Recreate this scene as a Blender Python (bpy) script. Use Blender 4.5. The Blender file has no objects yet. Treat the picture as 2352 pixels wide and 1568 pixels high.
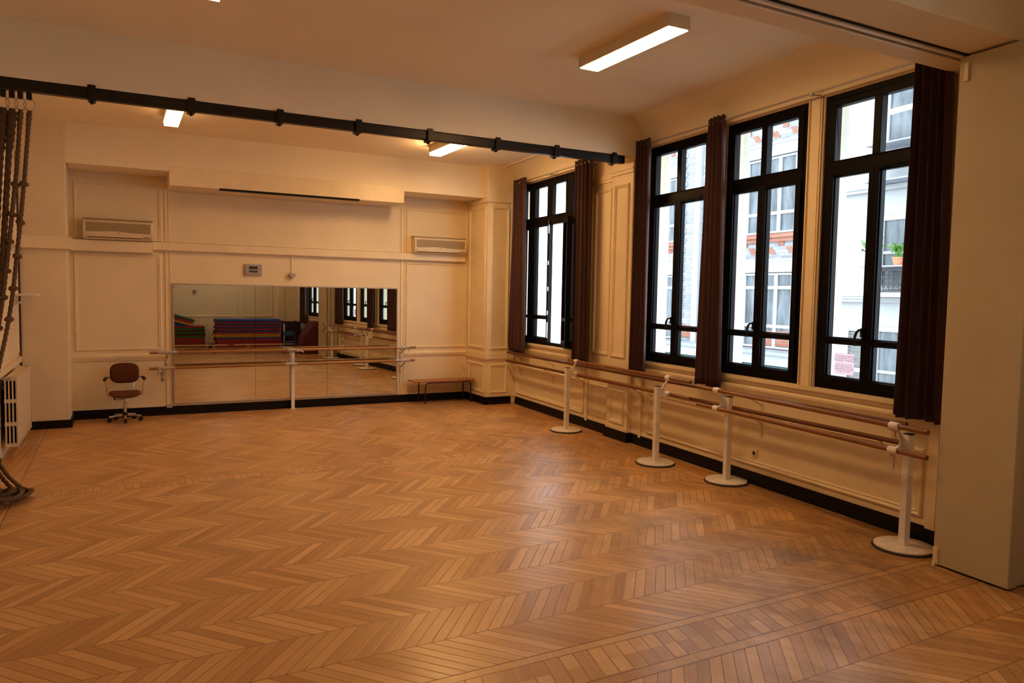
import bpy, bmesh, math, random
from mathutils import Vector, Matrix
random.seed(7)
PI = math.pi
SC = bpy.context.scene
COL = SC.collection

# ------------------------------------------------------------------ frames
# World: window wall runs along Y at X = WX.  The far (mirror) wall is skewed by W.
W = math.radians(3.6068); CW, SW = math.cos(W), math.sin(W)
D = 11.5674
WX = 5.12
FAR = Matrix.Translation((0, D, 0)) @ Matrix.Rotation(W, 4, 'Z')   # local (u, -d, z)
def fw(u, d, z=0.0): return FAR @ Vector((u, -d, z))
FLOC, FROT = (0, D, 0), W

# ------------------------------------------------------------------ mesh builder
class MB:
    def __init__(s): s.bm = bmesh.new()
    def face(s, pts):
        return s.bm.faces.new([s.bm.verts.new(p) for p in pts])
    def box(s, lo, hi, m=None):
        x0, y0, z0 = [min(a, b) for a, b in zip(lo, hi)]; x1, y1, z1 = [max(a, b) for a, b in zip(lo, hi)]
        c = [(x0,y0,z0),(x1,y0,z0),(x1,y1,z0),(x0,y1,z0),(x0,y0,z1),(x1,y0,z1),(x1,y1,z1),(x0,y1,z1)]
        v = [s.bm.verts.new(m @ Vector(p) if m else p) for p in c]
        for f in ((0,3,2,1),(4,5,6,7),(0,1,5,4),(1,2,6,5),(2,3,7,6),(3,0,4,7)):
            s.bm.faces.new([v[i] for i in f])
        return s
    def fbox(s, u0, u1, d0, d1, z0, z1):           # box given in the far-wall frame
        return s.box((u0, -d0, z0), (u1, -d1, z1))
    def prism(s, poly, a, b, axis='z', m=None):      # polygon extruded between a and b
        def P(p, t):
            q = {'z': (p[0], p[1], t), 'y': (p[0], t, p[1]), 'x': (t, p[0], p[1])}[axis]
            return m @ Vector(q) if m else Vector(q)
        A = [s.bm.verts.new(P(p, a)) for p in poly]; B = [s.bm.verts.new(P(p, b)) for p in poly]
        n = len(poly)
        s.bm.faces.new(A[::-1]); s.bm.faces.new(B)
        for i in range(n): s.bm.faces.new([A[i], A[(i+1) % n], B[(i+1) % n], B[i]])
        return s
    def tube(s, pts, r, seg=10, cap=True, twist=None, closed=False):
        pts = [Vector(p) for p in pts]; n = len(pts)
        rs = r if isinstance(r, (list, tuple)) else [r] * n
        prev = None; rings = []; L = 0.0
        for i, p in enumerate(pts):
            if closed: t = (pts[(i+1) % n] - pts[i-1]).normalized()
            else: t = (pts[min(i+1, n-1)] - pts[max(i-1, 0)]).normalized()
            if prev is None:
                a = Vector((0,0,1)) if abs(t.z) < .9 else Vector((1,0,0))
                nrm = (a - t * a.dot(t)).normalized()
            else:
                nrm = (prev - t * prev.dot(t)).normalized()
            prev = nrm; bn = t.cross(nrm)
            if i: L += (p - pts[i-1]).length
            ring = []
            for k in range(seg):
                th = 2 * PI * k / seg; rr = rs[i]
                if twist: rr = rs[i] * (1 + .13 * math.cos(3 * (th - twist * L)))
                ring.append(s.bm.verts.new(p + (nrm * math.cos(th) + bn * math.sin(th)) * rr))
            rings.append(ring)
        m = n if closed else n - 1
        for i in range(m):
            A, B = rings[i], rings[(i+1) % n]
            for k in range(seg): s.bm.faces.new([A[k], A[(k+1) % seg], B[(k+1) % seg], B[k]])
        if cap and not closed:
            s.bm.faces.new(rings[0][::-1]); s.bm.faces.new(rings[-1])
        return s
    def cyl(s, p0, p1, r, seg=16): return s.tube([p0, p1], r, seg)
    def lathe(s, prof, c=(0,0,0), seg=32):           # (radius, z) pairs around z
        c = Vector(c); rings = []
        for r, z in prof:
            if r < 1e-6: rings.append([s.bm.verts.new(c + Vector((0,0,z)))])
            else: rings.append([s.bm.verts.new(c + Vector((r*math.cos(2*PI*k/seg), r*math.sin(2*PI*k/seg), z))) for k in range(seg)])
        for A, B in zip(rings, rings[1:]):
            for k in range(seg):
                k2 = (k+1) % seg
                if len(A) == 1 and len(B) == 1: continue
                if len(A) == 1: s.bm.faces.new([A[0], B[k2], B[k]])
                elif len(B) == 1: s.bm.faces.new([A[k], A[k2], B[0]])
                else: s.bm.faces.new([A[k], A[k2], B[k2], B[k]])
        return s
    def grid(s, fn, nu, nv):
        V = [[s.bm.verts.new(fn(i/nu, j/nv)) for j in range(nv+1)] for i in range(nu+1)]
        for i in range(nu):
            for j in range(nv): s.bm.faces.new([V[i][j], V[i+1][j], V[i+1][j+1], V[i][j+1]])
        return s
    def pad(s, c, w, h, t, e=.55, n=28, fn=None):     # super-ellipsoid cushion, w along x, h along z, t along y
        c = Vector(c)
        def sp(v, p): return math.copysign(abs(v) ** p, v)
        rows = []
        for i in range(n // 2 + 1):
            ph = -PI/2 + PI * i / (n // 2)
            row = []
            for k in range(n):
                th = 2 * PI * k / n
                p = Vector((w/2*sp(math.cos(ph), .35)*sp(math.cos(th), e), t/2*math.sin(ph), h/2*sp(math.cos(ph), .35)*sp(math.sin(th), e)))
                if fn: p = fn(p)
                row.append(s.bm.verts.new(c + p))
            rows.append(row)
        for A, B in zip(rows, rows[1:]):
            for k in range(n): s.bm.faces.new([A[k], A[(k+1) % n], B[(k+1) % n], B[k]])
        return s
    def rectmould(s, o, ax, ay, an, a0, a1, b0, b1, prof):
        """picture-frame moulding: profile points (inset, height) swept round a rectangle with mitres"""
        o, ax, ay, an = Vector(o), Vector(ax), Vector(ay), Vector(an)
        rings = []
        for off, h in prof:
            rings.append([s.bm.verts.new(o + ax*x + ay*y + an*h) for x, y in ((a0+off,b0+off),(a1-off,b0+off),(a1-off,b1-off),(a0+off,b1-off))])
        for A, B in zip(rings, rings[1:]):
            for k in range(4): s.bm.faces.new([A[k], A[(k+1) % 4], B[(k+1) % 4], B[k]])
        return s
    def build(s, name, mat, parent=None, loc=None, rotz=None, smooth=False, bevel=0, weld=True):
        if weld: bmesh.ops.remove_doubles(s.bm, verts=s.bm.verts, dist=1e-5)
        bmesh.ops.recalc_face_normals(s.bm, faces=s.bm.faces)
        me = bpy.data.meshes.new(name); s.bm.to_mesh(me); s.bm.free()
        if smooth:
            for p in me.polygons: p.use_smooth = True
            try: me.set_sharp_from_angle(angle=math.radians(42))
            except Exception: pass
        me.materials.append(mat)
        o = bpy.data.objects.new(name, me); COL.objects.link(o)
        if parent is not None: o.parent = parent
        if loc is not None: o.location = loc
        if rotz is not None: o.rotation_euler = (0, 0, rotz)
        if bevel:
            b = o.modifiers.new('bevel', 'BEVEL'); b.width = bevel; b.segments = 2; b.limit_method = 'ANGLE'
        return o

def tag(o, label, cat, group=None):
    o['label'] = label; o['category'] = cat
    if group: o['group'] = group
    return o
def thing(name, label, cat, loc=(0,0,0), rotz=0.0, group=None):
    o = bpy.data.objects.new(name, None); COL.objects.link(o)
    o.empty_display_size = .1
    o.location = loc; o.rotation_euler = (0, 0, rotz)
    return tag(o, label, cat, group)
def struct(o, label=None, cat=None):
    o['kind'] = 'structure'
    if label: o['label'] = label
    if cat: o['category'] = cat
    return o
def sempty(name, label, cat, loc=(0,0,0), rotz=0.0):
    return struct(thing(name, label, cat, loc, rotz))
def dup(root, loc, rotz, label, group=None):
    r = root.copy(); COL.objects.link(r); r.location = loc; r.rotation_euler = (0, 0, rotz); r['label'] = label
    if group: r['group'] = group
    for ch in list(root.children):
        c = ch.copy(); COL.objects.link(c); c.parent = r
        for g in list(ch.children):
            d = g.copy(); COL.objects.link(d); d.parent = c
    return r

# ------------------------------------------------------------------ materials
class X:
    """tiny expression wrapper over shader math nodes"""
    def __init__(s, nt, sock): s.nt, s.k = nt, sock
    def _op(s, op, *a):
        n = s.nt.nodes.new('ShaderNodeMath'); n.operation = op
        for i, v in enumerate((s,) + a):
            if isinstance(v, X): s.nt.links.new(v.k, n.inputs[i])
            else: n.inputs[i].default_value = v
        return X(s.nt, n.outputs[0])
    def __add__(s, o): return s._op('ADD', o)
    def __sub__(s, o): return s._op('SUBTRACT', o)
    def __mul__(s, o): return s._op('MULTIPLY', o)
    def __truediv__(s, o): return s._op('DIVIDE', o)
    def floor(s): return s._op('FLOOR')
    def fract(s): return s._op('FRACT')
    def absv(s): return s._op('ABSOLUTE')
    def gt(s, o): return s._op('GREATER_THAN', o)
    def lt(s, o): return s._op('LESS_THAN', o)
    def mod(s, o): return s._op('FLOORED_MODULO', o)
    def mn(s, o): return s._op('MINIMUM', o)
    def mx(s, o): return s._op('MAXIMUM', o)
def sel(c, a, b):       # c ? a : b
    if not isinstance(a, X) and not isinstance(b, X): return c * (a - b) + b
    diff = a - b if isinstance(a, X) else b * -1.0 + a
    return diff * c + b

def newmat(name):
    m = bpy.data.materials.new(name); m.use_nodes = True
    nt = m.node_tree; b = nt.nodes['Principled BSDF']
    return m, nt, b
def noise(nt, scale, detail=3.0, rough=.55, coord='Object', stretch=None):
    tc = nt.nodes.new('ShaderNodeTexCoord'); src = tc.outputs[coord]
    if stretch:
        mp = nt.nodes.new('ShaderNodeMapping'); mp.inputs['Scale'].default_value = stretch
        nt.links.new(src, mp.inputs['Vector']); src = mp.outputs[0]
    n = nt.nodes.new('ShaderNodeTexNoise'); n.inputs['Scale'].default_value = scale
    n.inputs['Detail'].default_value = detail; n.inputs['Roughness'].default_value = rough
    nt.links.new(src, n.inputs['Vector'])
    return n
def ramp(nt, sock, stops):
    r = nt.nodes.new('ShaderNodeValToRGB'); e = r.color_ramp.elements
    while len(e) < len(stops): e.new(.5)
    for i, (p, c) in enumerate(stops): e[i].position = p; e[i].color = (*c, 1)
    nt.links.new(sock, r.inputs[0]); return r
def mat(name, col, rough=.5, metal=0.0, var=.08, scale=8.0, bump=0.0, spec=.5, stretch=None, sheen=0):
    """painted / plain surface with a noise driven tone variation"""
    m, nt, b = newmat(name)
    n = noise(nt, scale, stretch=stretch)
    lo = tuple(max(0, c * (1 - var)) for c in col); hi = tuple(min(1, c * (1 + var)) for c in col)
    r = ramp(nt, n.outputs['Fac'], [(.3, lo), (.7, hi)])
    nt.links.new(r.outputs[0], b.inputs['Base Color'])
    b.inputs['Roughness'].default_value = rough; b.inputs['Metallic'].default_value = metal
    b.inputs['Specular IOR Level'].default_value = spec
    if sheen: b.inputs['Sheen Weight'].default_value = sheen
    if bump:
        bp = nt.nodes.new('ShaderNodeBump'); bp.inputs['Strength'].default_value = bump; bp.inputs['Distance'].default_value = .01
        n2 = noise(nt, scale * 6, 4); nt.links.new(n2.outputs['Fac'], bp.inputs['Height'])
        nt.links.new(bp.outputs[0], b.inputs['Normal'])
    return m
def emit(name, col, strength):
    m, nt, b = newmat(name)
    n = noise(nt, 3.0); r = ramp(nt, n.outputs['Fac'], [(0, tuple(c*.98 for c in col)), (1, col)])
    nt.links.new(r.outputs[0], b.inputs['Emission Color']); b.inputs['Emission Strength'].default_value = strength
    b.inputs['Base Color'].default_value = (*col, 1)
    return m

M = {}
WALLC = (.80, .69, .50)
M['wall'] = mat('cream_wall_paint', WALLC, .55, var=.035, scale=2.2, bump=.10)
M['trim'] = mat('cream_gloss_trim_paint', (.82, .71, .52), .40, var=.04, scale=5, bump=.05)
M['ceil2'] = mat('lightened_ceiling_paint', (.93, .84, .68), .8, var=.03, scale=1.2, bump=.06)  # ceiling paint for the far bay, lightened in place of missing bounce light
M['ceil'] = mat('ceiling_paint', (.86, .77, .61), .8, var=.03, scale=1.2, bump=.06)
M['partition'] = mat('partition_laminate', (.56, .50, .37), .45, var=.03, scale=3)
M['frame'] = mat('dark_window_lacquer', (.0055, .0042, .0038), .45, var=.2, scale=6, spec=.16)
M['beamblack'] = mat('black_painted_steel', (.014, .011, .010), .38, var=.3, scale=14, bump=.05)
M['white_metal'] = mat('white_powder_coat', (.80, .76, .73), .4, var=.04, scale=9)
M['base_white'] = mat('scuffed_white_base_paint', (.74, .69, .66), .5, var=.12, scale=16, bump=.08)
M['rubber'] = mat('dark_rubber', (.045, .035, .035), .7, var=.25, scale=20)
M['chrome'] = mat('worn_chrome', (.62, .58, .54), .25, 1.0, var=.1, scale=12)
M['greymetal'] = mat('grey_zinc_metal', (.50, .47, .45), .45, .6, var=.1, scale=12)
M['tape'] = mat('silver_tape', (.50, .47, .48), .45, .35, var=.25, scale=30)
M['blackplastic'] = mat('black_plastic', (.012, .011, .011), .45, var=.3, scale=15)
M['curtain'] = mat('plum_brown_curtain_cloth', (.072, .030, .030), .75, var=.12, scale=26, bump=.12, sheen=.25)
M['seat'] = mat('rust_brown_wool_fabric', (.115, .038, .016), .9, var=.22, scale=60, bump=.3)
M['seat2'] = mat('brown_wool_seat_fabric', (.16, .062, .026), .9, var=.22, scale=60, bump=.3)
M['ac'] = mat('ivory_plastic', (.74, .65, .50), .4, var=.03, scale=4)
M['acgrille'] = mat('grey_ivory_grille', (.36, .29, .19), .6, var=.08, scale=30, stretch=(40, 1, 1))
M['panelgrey'] = mat('grey_enamel', (.42, .38, .38), .5, var=.05, scale=6)
M['display'] = mat('dark_display', (.035, .032, .028), .4, var=.4, scale=50)
M['steelbench'] = mat('brown_tube_steel', (.06, .022, .018), .4, var=.2, scale=10)
M['radiator'] = mat('cream_radiator_enamel', (.70, .60, .44), .4, var=.04, scale=6)
M['dark'] = mat('dark_gap', (.010, .008, .006), .8, var=.2, scale=10)
M['socket'] = mat('ivory_socket_plastic', (.70, .60, .46), .45, var=.04, scale=8)
M['rope'] = mat('hemp_rope_fibre', (.19, .115, .065), .95, var=.35, scale=70, bump=.5, stretch=(1, 1, 3))
M['ropeold'] = mat('dark_hemp_rope_fibre', (.135, .08, .045), .95, var=.35, scale=70, bump=.5, stretch=(1, 1, 3))
M['stone'] = mat('pale_outer_stone', (.70, .69, .63), .85, var=.06, scale=2.5, bump=.2)
m, nt, b = newmat('pinkish_paper')
n1 = noise(nt, 5.0); r1 = ramp(nt, n1.outputs['Fac'], [(0, (.76, .65, .68)), (1, (.80, .69, .72))]); nt.links.new(r1.outputs[0], b.inputs['Base Color'])
tl = nt.nodes.new('ShaderNodeBsdfTranslucent'); nt.links.new(r1.outputs[0], tl.inputs[0]); b.inputs['Roughness'].default_value = .8
ms = nt.nodes.new('ShaderNodeMixShader'); ms.inputs[0].default_value = .72; nt.links.new(b.outputs[0], ms.inputs[1]); nt.links.new(tl.outputs[0], ms.inputs[2])
nt.links.new(ms.outputs[0], nt.nodes['Material Output'].inputs[0]); M['paper'] = m
M['ink'] = mat('dark_red_ink', (.16, .05, .07), .8, var=.1, scale=5)
M['blueplastic'] = mat('blue_enamel', (.03, .09, .22), .4, var=.1, scale=6)

# lamp colour is warm: the photograph's interior is tungsten-like
TC = (1.0, .61, .275)
M['tube_nr'] = emit('lit_diffuser_bright', TC, 58.0); M['tube_fr'] = emit('lit_diffuser_strong', TC, 80.0)
M['tube_fl'] = emit('lit_diffuser_soft', TC, 11.0); M['tube_nl'] = emit('lit_diffuser_dim', TC, 3.5)

# baseboard: black paint with chipped spots
m, nt, b = newmat('black_baseboard_paint')
n1 = noise(nt, 26, 4, .6); r1 = ramp(nt, n1.outputs['Fac'], [(.0, (.010, .008, .007)), (.69, (.014, .011, .009)), (.72, (.35, .26, .17)), (1, (.45, .35, .24))])
tc = nt.nodes.new('ShaderNodeTexCoord'); sx = nt.nodes.new('ShaderNodeSeparateXYZ'); nt.links.new(tc.outputs['Object'], sx.inputs[0])
mx = nt.nodes.new('ShaderNodeMix'); mx.data_type = 'RGBA'
low = X(nt, sx.outputs[2]).lt(.055)
nt.links.new(low.k, mx.inputs[0]); mx.inputs[6].default_value = (.012, .0095, .008, 1); nt.links.new(r1.outputs[0], mx.inputs[7])
nt.links.new(mx.outputs[2], b.inputs['Base Color']); b.inputs['Roughness'].default_value = .45; b.inputs['Specular IOR Level'].default_value = .25
M['baseboard'] = m

# bars: varnished wood, grain along the long axis
def wood(name, c0, c1, rough=.35, stretch=(1, 1, 1), scale=18):
    m, nt, b = newmat(name)
    n = noise(nt, scale, 5, .6, stretch=stretch)
    r = ramp(nt, n.outputs['Fac'], [(.32, c0), (.68, c1)])
    nt.links.new(r.outputs[0], b.inputs['Base Color']); b.inputs['Roughness'].default_value = rough
    return m
M['bar_red'] = wood('dark_barre_wood', (.10, .035, .016), (.20, .078, .034), .38, (6, .25, 6))
M['bar_mid'] = wood('varnished_barre_wood', (.20, .085, .034), (.32, .145, .06), .32, (6, .25, 6))
M['bar_pine'] = wood('honey_barre_wood', (.30, .155, .062), (.44, .245, .105), .35, (.25, 6, 6))
M['benchwood'] = wood('orange_bench_plank', (.30, .105, .04), (.44, .17, .065), .3, (.4, 8, 8))
M['pinebench'] = wood('pale_bench_plank', (.40, .25, .12), (.52, .34, .18), .5, (.4, 8, 8))

# mirror
m, nt, b = newmat('mirror_silver')
n1 = noise(nt, 2.0); r1 = ramp(nt, n1.outputs['Fac'], [(0, (.80, .82, .80)), (1, (.84, .86, .84))])
nt.links.new(r1.outputs[0], b.inputs['Base Color']); b.inputs['Metallic'].default_value = 1; b.inputs['Roughness'].default_value = .012
M['mirror'] = m

# window glass: clear pane with a Fresnel reflection
m, nt, b = newmat('clear_window_glass')
nt.nodes.remove(b); out = nt.nodes['Material Output']
tr = nt.nodes.new('ShaderNodeBsdfTransparent'); gl = nt.nodes.new('ShaderNodeBsdfGlossy'); gl.inputs['Roughness'].default_value = .01
n1 = noise(nt, 1.0); r1 = ramp(nt, n1.outputs['Fac'], [(0, (.93, .97, .98)), (1, (.95, .985, .99))]); nt.links.new(r1.outputs[0], tr.inputs[0])
lw = nt.nodes.new('ShaderNodeLayerWeight'); lw.inputs['Blend'].default_value = .5
fc = X(nt, lw.outputs['Facing']); fk = (fc * fc) * (fc * fc) * fc * .85 + .055
ms = nt.nodes.new('ShaderNodeMixShader'); nt.links.new(fk.k, ms.inputs[0]); nt.links.new(tr.outputs[0], ms.inputs[1]); nt.links.new(gl.outputs[0], ms.inputs[2])
nt.links.new(ms.outputs[0], out.inputs[0])
M['glass'] = m

# ---- parquet: chevron bands with inlay strips, all in the far-wall frame (x = u, y = -d)
def parquet():
    m, nt, b = newmat('chevron_oak_parquet')
    tc = nt.nodes.new('ShaderNodeTexCoord'); sx = nt.nodes.new('ShaderNodeSeparateXYZ'); nt.links.new(tc.outputs['Object'], sx.inputs[0])
    u = X(nt, sx.outputs[0]); d = X(nt, sx.outputs[1]) * -1.0
    wx = u * CW + d * SW                                           # world X, for the strip along the windows
    P = .354
    near = d.gt(8.84)
    t = sel(near, d - 8.84, (d * -1.0) + 8.434) / P                # rows counted away from the threshold
    row = t.floor(); f = t.fract()
    par = row.mod(2.0)
    tri = sel(par, (f * -1.0) + 1.0, f)                            # zig-zag
    slope = P * .83
    wv = sel(near, u + tri * slope, u + tri * slope)
    pw = .081
    pid = (wv / pw)
    e_pl = (pid.fract() - .5).absv() * -1.0 + .5                    # distance to plank edge (in plank widths)
    e_row = ((f - .5).absv() * -1.0 + .5) * (P / pw)
    # straight inlays
    def band(lo, hi): return d.gt(lo) * d.lt(hi)
    inA = band(3.945, 4.245); inA2 = band(4.0, 4.19)
    inB = band(8.434, 8.84); inB2 = band(8.495, 8.765)
    ip = (u + d * sel(inB, .25, 0.0)) / sel(inB, .085, .062)
    e_in = (ip.fract() - .5).absv() * -1.0 + .5
    side = wx.gt(4.745).mx(u.lt(-1.52))
    sp = wx / .07
    e_sd = (sp.fract() - .5).absv() * -1.0 + .5
    strip = inA.mx(inB); inner = inA2.mx(inB2)
    idA = sel(side, sp.floor() + 300.0, sel(strip, sel(inner, ip.floor() + 90.0, (u / 1.6).floor() + 700.0), pid.floor()))
    seg = sel(side, (d / .9 + sp.floor() * .37).floor() + 40.0, sel(strip, (d * 8.0).floor() + 500.0, row + near * 60.0))
    edge = sel(side, e_sd, sel(strip, sel(inner, e_in, 1.0), e_pl.mn(e_row)))
    cb = nt.nodes.new('ShaderNodeCombineXYZ'); nt.links.new(idA.k, cb.inputs[0]); nt.links.new(seg.k, cb.inputs[1])
    wn = nt.nodes.new('ShaderNodeTexWhiteNoise'); wn.noise_dimensions = '2D'; nt.links.new(cb.outputs[0], wn.inputs[0])
    rnd = X(nt, wn.outputs[0])
    # grain stretched along the plank
    sgn = sel(par, 1.0, -1.0)
    along = sel(strip.mx(side), d, u * .64 * sgn * sel(near, -1.0, -1.0) + d * .77)
    across = sel(side, wx, sel(strip, ip * .07, wv))
    cg = nt.nodes.new('ShaderNodeCombineXYZ')
    nt.links.new((across * 34.0).k, cg.inputs[0]); nt.links.new((along * 2.6).k, cg.inputs[1]); nt.links.new((rnd * 40.0).k, cg.inputs[2])
    g = nt.nodes.new('ShaderNodeTexNoise'); g.inputs['Scale'].default_value = 1.6; g.inputs['Detail'].default_value = 5; nt.links.new(cg.outputs[0], g.inputs['Vector'])
    grain = X(nt, g.outputs['Fac'])
    tone = rnd * .62 + grain * .5 - .06
    cr = ramp(nt, tone.k, [(.0, (.42, .222, .088)), (.45, (.59, .335, .138)), (.75, (.70, .425, .19)), (1., (.80, .53, .26))])
    # worn, greyer traffic area near the windows and the threshold
    n1 = noise(nt, .8, 5, .62); n2 = noise(nt, 3.6, 6, .7, stretch=(1, .55, 1))
    wear = (X(nt, n1.outputs['Fac']) * .6 + X(nt, n2.outputs['Fac']) * .75 - .57) * 3.4
    zone = ((wx - 1.4) / 2.4).mx(0.0).mn(1.0)
    zn = ((d - 6.6) / 2.2).mx(0.0).mn(1.0)
    wear = (wear.mx(0.0).mn(1.0)) * (zone * .8 + zone * zn * .35).mn(1.0)
    mx1 = nt.nodes.new('ShaderNodeMix'); mx1.data_type = 'RGBA'; nt.links.new((wear * .85).k, mx1.inputs[0])
    nt.links.new(cr.outputs[0], mx1.inputs[6]); mx1.inputs[7].default_value = (.205, .140, .094, 1)
    # seams
    gap = (edge.lt(.035) * .62 * (rnd * .8 + .45)).mn(.85)
    thr = ((d - 8.595).absv()).lt(.013)
    mx2 = nt.nodes.new('ShaderNodeMix'); mx2.data_type = 'RGBA'; nt.links.new(gap.k, mx2.inputs[0])
    nt.links.new(mx1.outputs[2], mx2.inputs[6]); mx2.inputs[7].default_value = (.045, .022, .010, 1)
    lines = (((d - 8.495).absv()).lt(.004)).mx(((d - 8.434).absv()).lt(.004)).mx(((d - 8.765).absv()).lt(.004)).mx(((d - 8.84).absv()).lt(.004)).mx(((d - 4.0).absv()).lt(.004)).mx(((d - 4.19).absv()).lt(.004)).mx(((d - 3.945).absv()).lt(.003)).mx(((wx - 4.745).absv()).lt(.004)).mx(((u + 1.52).absv()).lt(.005))
    mx3 = nt.nodes.new('ShaderNodeMix'); mx3.data_type = 'RGBA'; nt.links.new((lines * .6).k, mx3.inputs[0])
    nt.links.new(mx2.outputs[2], mx3.inputs[6]); mx3.inputs[7].default_value = (.06, .03, .014, 1)
    nt.links.new(mx3.outputs[2], b.inputs['Base Color'])
    rg = wear * .16 + X(nt, n2.outputs['Fac']) * .12 + rnd * .05 + .24
    nt.links.new(rg.k, b.inputs['Roughness'])
    bp = nt.nodes.new('ShaderNodeBump'); bp.inputs['Strength'].default_value = .22; bp.inputs['Distance'].default_value = .004
    hgt = edge.mn(.06) * 10.0 + rnd * .35 + grain * .15
    nt.links.new(hgt.k, bp.inputs['Height']); nt.links.new(bp.outputs[0], b.inputs['Normal'])
    b.inputs['Specular IOR Level'].default_value = .5
    return m
M['floor'] = parquet()

# facade brick
def brick(name, c1, c2, mortar, sc=1.0):
    m, nt, b = newmat(name)
    tc = nt.nodes.new('ShaderNodeTexCoord'); sx = nt.nodes.new('ShaderNodeSeparateXYZ'); nt.links.new(tc.outputs['Object'], sx.inputs[0])
    cb = nt.nodes.new('ShaderNodeCombineXYZ'); nt.links.new(sx.outputs[1], cb.inputs[0]); nt.links.new(sx.outputs[2], cb.inputs[1])
    t = nt.nodes.new('ShaderNodeTexBrick'); nt.links.new(cb.outputs[0], t.inputs['Vector'])
    t.inputs['Color1'].default_value = (*c1, 1); t.inputs['Color2'].default_value = (*c2, 1); t.inputs['Mortar'].default_value = (*mortar, 1)
    t.inputs['Scale'].default_value = sc; t.inputs['Brick Width'].default_value = .24; t.inputs['Row Height'].default_value = .085; t.inputs['Mortar Size'].default_value = .008
    nt.links.new(t.outputs[0], b.inputs['Base Color']); b.inputs['Roughness'].default_value = .8
    return m
M['brick'] = brick('pale_grey_brick', (.165, .172, .184), (.25, .248, .245), (.14, .15, .165))
M['redbrick'] = brick('orange_red_brick', (.22, .068, .036), (.27, .098, .056), (.16, .13, .12))
M['facade'] = mat('cream_render', (0.296, 0.303, 0.300), .9, var=.05, scale=.8, bump=.1)
M['whitepaint'] = mat('white_joinery_paint', (0.318, 0.333, 0.351), .5, var=.03, scale=3)
M['zinc'] = mat('grey_zinc', (0.192, 0.215, 0.252), .5, var=.08, scale=4)
M['teal'] = mat('teal_awning', (.035, .12, .13), .6, var=.2, scale=5, stretch=(1, 1, 6))
M['farpane'] = mat('reflecting_pane', (.085, .098, .106), .22, var=.55, scale=1.6, stretch=(1, 3, .7), spec=.3)
M['voile'] = mat('voile_curtain', (.20, .205, .20), .9, var=.2, scale=5, stretch=(1, 5, .3))
M['iron'] = mat('dark_ironwork', (.05, .05, .055), .6, var=.3, scale=20)
M['shutter'] = mat('white_shutter', (0.318, 0.329, 0.340), .6, var=.03, scale=3)
M['shuttergap'] = mat('shutter_gap', (0.126, 0.126, 0.118), .8, var=.1, scale=6)
M['terracotta'] = mat('terracotta', (.42, .17, .09), .8, var=.1, scale=12)
M['leaf'] = mat('green_leaf', (.10, .24, .04), .6, var=.45, scale=14)
M['dryleaf'] = mat('dry_stems', (.30, .22, .14), .9, var=.3, scale=14)
M['asphalt'] = mat('street_asphalt', (.20, .20, .20), .9, var=.15, scale=3)

# =================================================================== SETTING
# floor
fl = MB()
poly = [FAR.inverted() @ Vector(p) for p in ((-3.2, D + .3, 0), (5.3, D + .6, 0), (5.3, -1.6, 0), (-3.2, -1.9, 0))]
fl.prism([(p.x, p.y) for p in poly], -.12, 0)
struct(fl.build('floor', M['floor'], loc=FLOC, rotz=FROT))

def fbuild(mb, name, m, **k): return mb.build(name, m, loc=FLOC, rotz=FROT, **k)
ZN, ZF = 3.90, 3.85
UL = -1.80
# ceilings (near bay, far bay, bay behind the camera)
struct(fbuild(MB().fbox(UL-.2, 5.9, 4.1, 13.0, ZN, ZN+.15), 'ceiling', M['ceil']))
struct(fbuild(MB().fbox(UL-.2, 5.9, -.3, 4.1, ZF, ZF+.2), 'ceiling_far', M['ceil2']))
# coves at the window wall
def cove(y0, y1, zc, name):
    mb = MB(); x0, z0, x1, z1 = WX, 3.575, 4.86, zc
    n = 8; prof = []
    for i in range(n + 1):
        a = PI/2 * i / n
        prof.append((x0 - (x0-x1) * (1 - math.cos(a)), z0 + (z1-z0) * math.sin(a)))
    mb.grid(lambda s, t: (prof[round(s*n)][0], y0 + (y1-y0)*t, prof[round(s*n)][1]), n, 1)
    mb.box((x1-.012, y0, zc-.012), (x1+.0, y1, zc+.01))
    mb.box((WX-.02, y0, 3.555), (WX+.01, y1, 3.578))
    return struct(mb.build(name, M['ceil'], smooth=True))
cove(3.2, 7.56, ZN, 'trim_1'); cove(7.85, 11.3, ZF, 'trim_2'); cove(-1.5, 3.05, ZN, 'trim_3')
# middle beam
struct(fbuild(MB().fbox(UL, 5.05, 3.98, 4.37, 3.444, 3.96), 'beam_middle', M['ceil'], bevel=.008))
# beam over the far wall, its thin bottom board and the boxed-in centre
fb = MB().fbox(-1.27, 4.58, 0, .58, 3.405, 3.9)
fb.fbox(-1.27, 4.57, 0, .60, 3.345, 3.413)
struct(fbuild(fb, 'beam_far', M['ceil'], bevel=.004))
cb = MB().fbox(-.09, 3.19, .0, .605, 3.163, 3.41)
o = struct(fbuild(cb, 'soffit_box', M['trim'], bevel=.004), 'long cream boxed soffit over the mirror wall', 'soffit')
# projection-screen slot
MB().fbox(.54, 2.49, .52, .609, 3.148, 3.172).build('slot', M['dark'], parent=o)
# header over the folding partition, with its sliding track
hd = MB().fbox(UL, 5.7, 8.26, 8.86, 3.42, 4.0)
o = struct(fbuild(hd, 'lintel_header', M['ceil'], bevel=.006), 'dropped header carrying the folding partition track', 'header')
MB().fbox(UL, 4.5, 8.475, 8.492, 3.414, 3.424).fbox(UL, 4.5, 8.535, 8.552, 3.414, 3.424).build('track_groove', M['dark'], parent=o)
MB().fbox(UL, 4.62, 8.448, 8.470, 3.402, 3.424).fbox(UL, 4.62, 8.497, 8.53, 3.404, 3.424).build('track_rail', M['trim'], parent=o)

PROF = [(0, 0), (.006, .016), (.016, .020), (.026, .011), (.036, .014), (.044, 0)]
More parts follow.
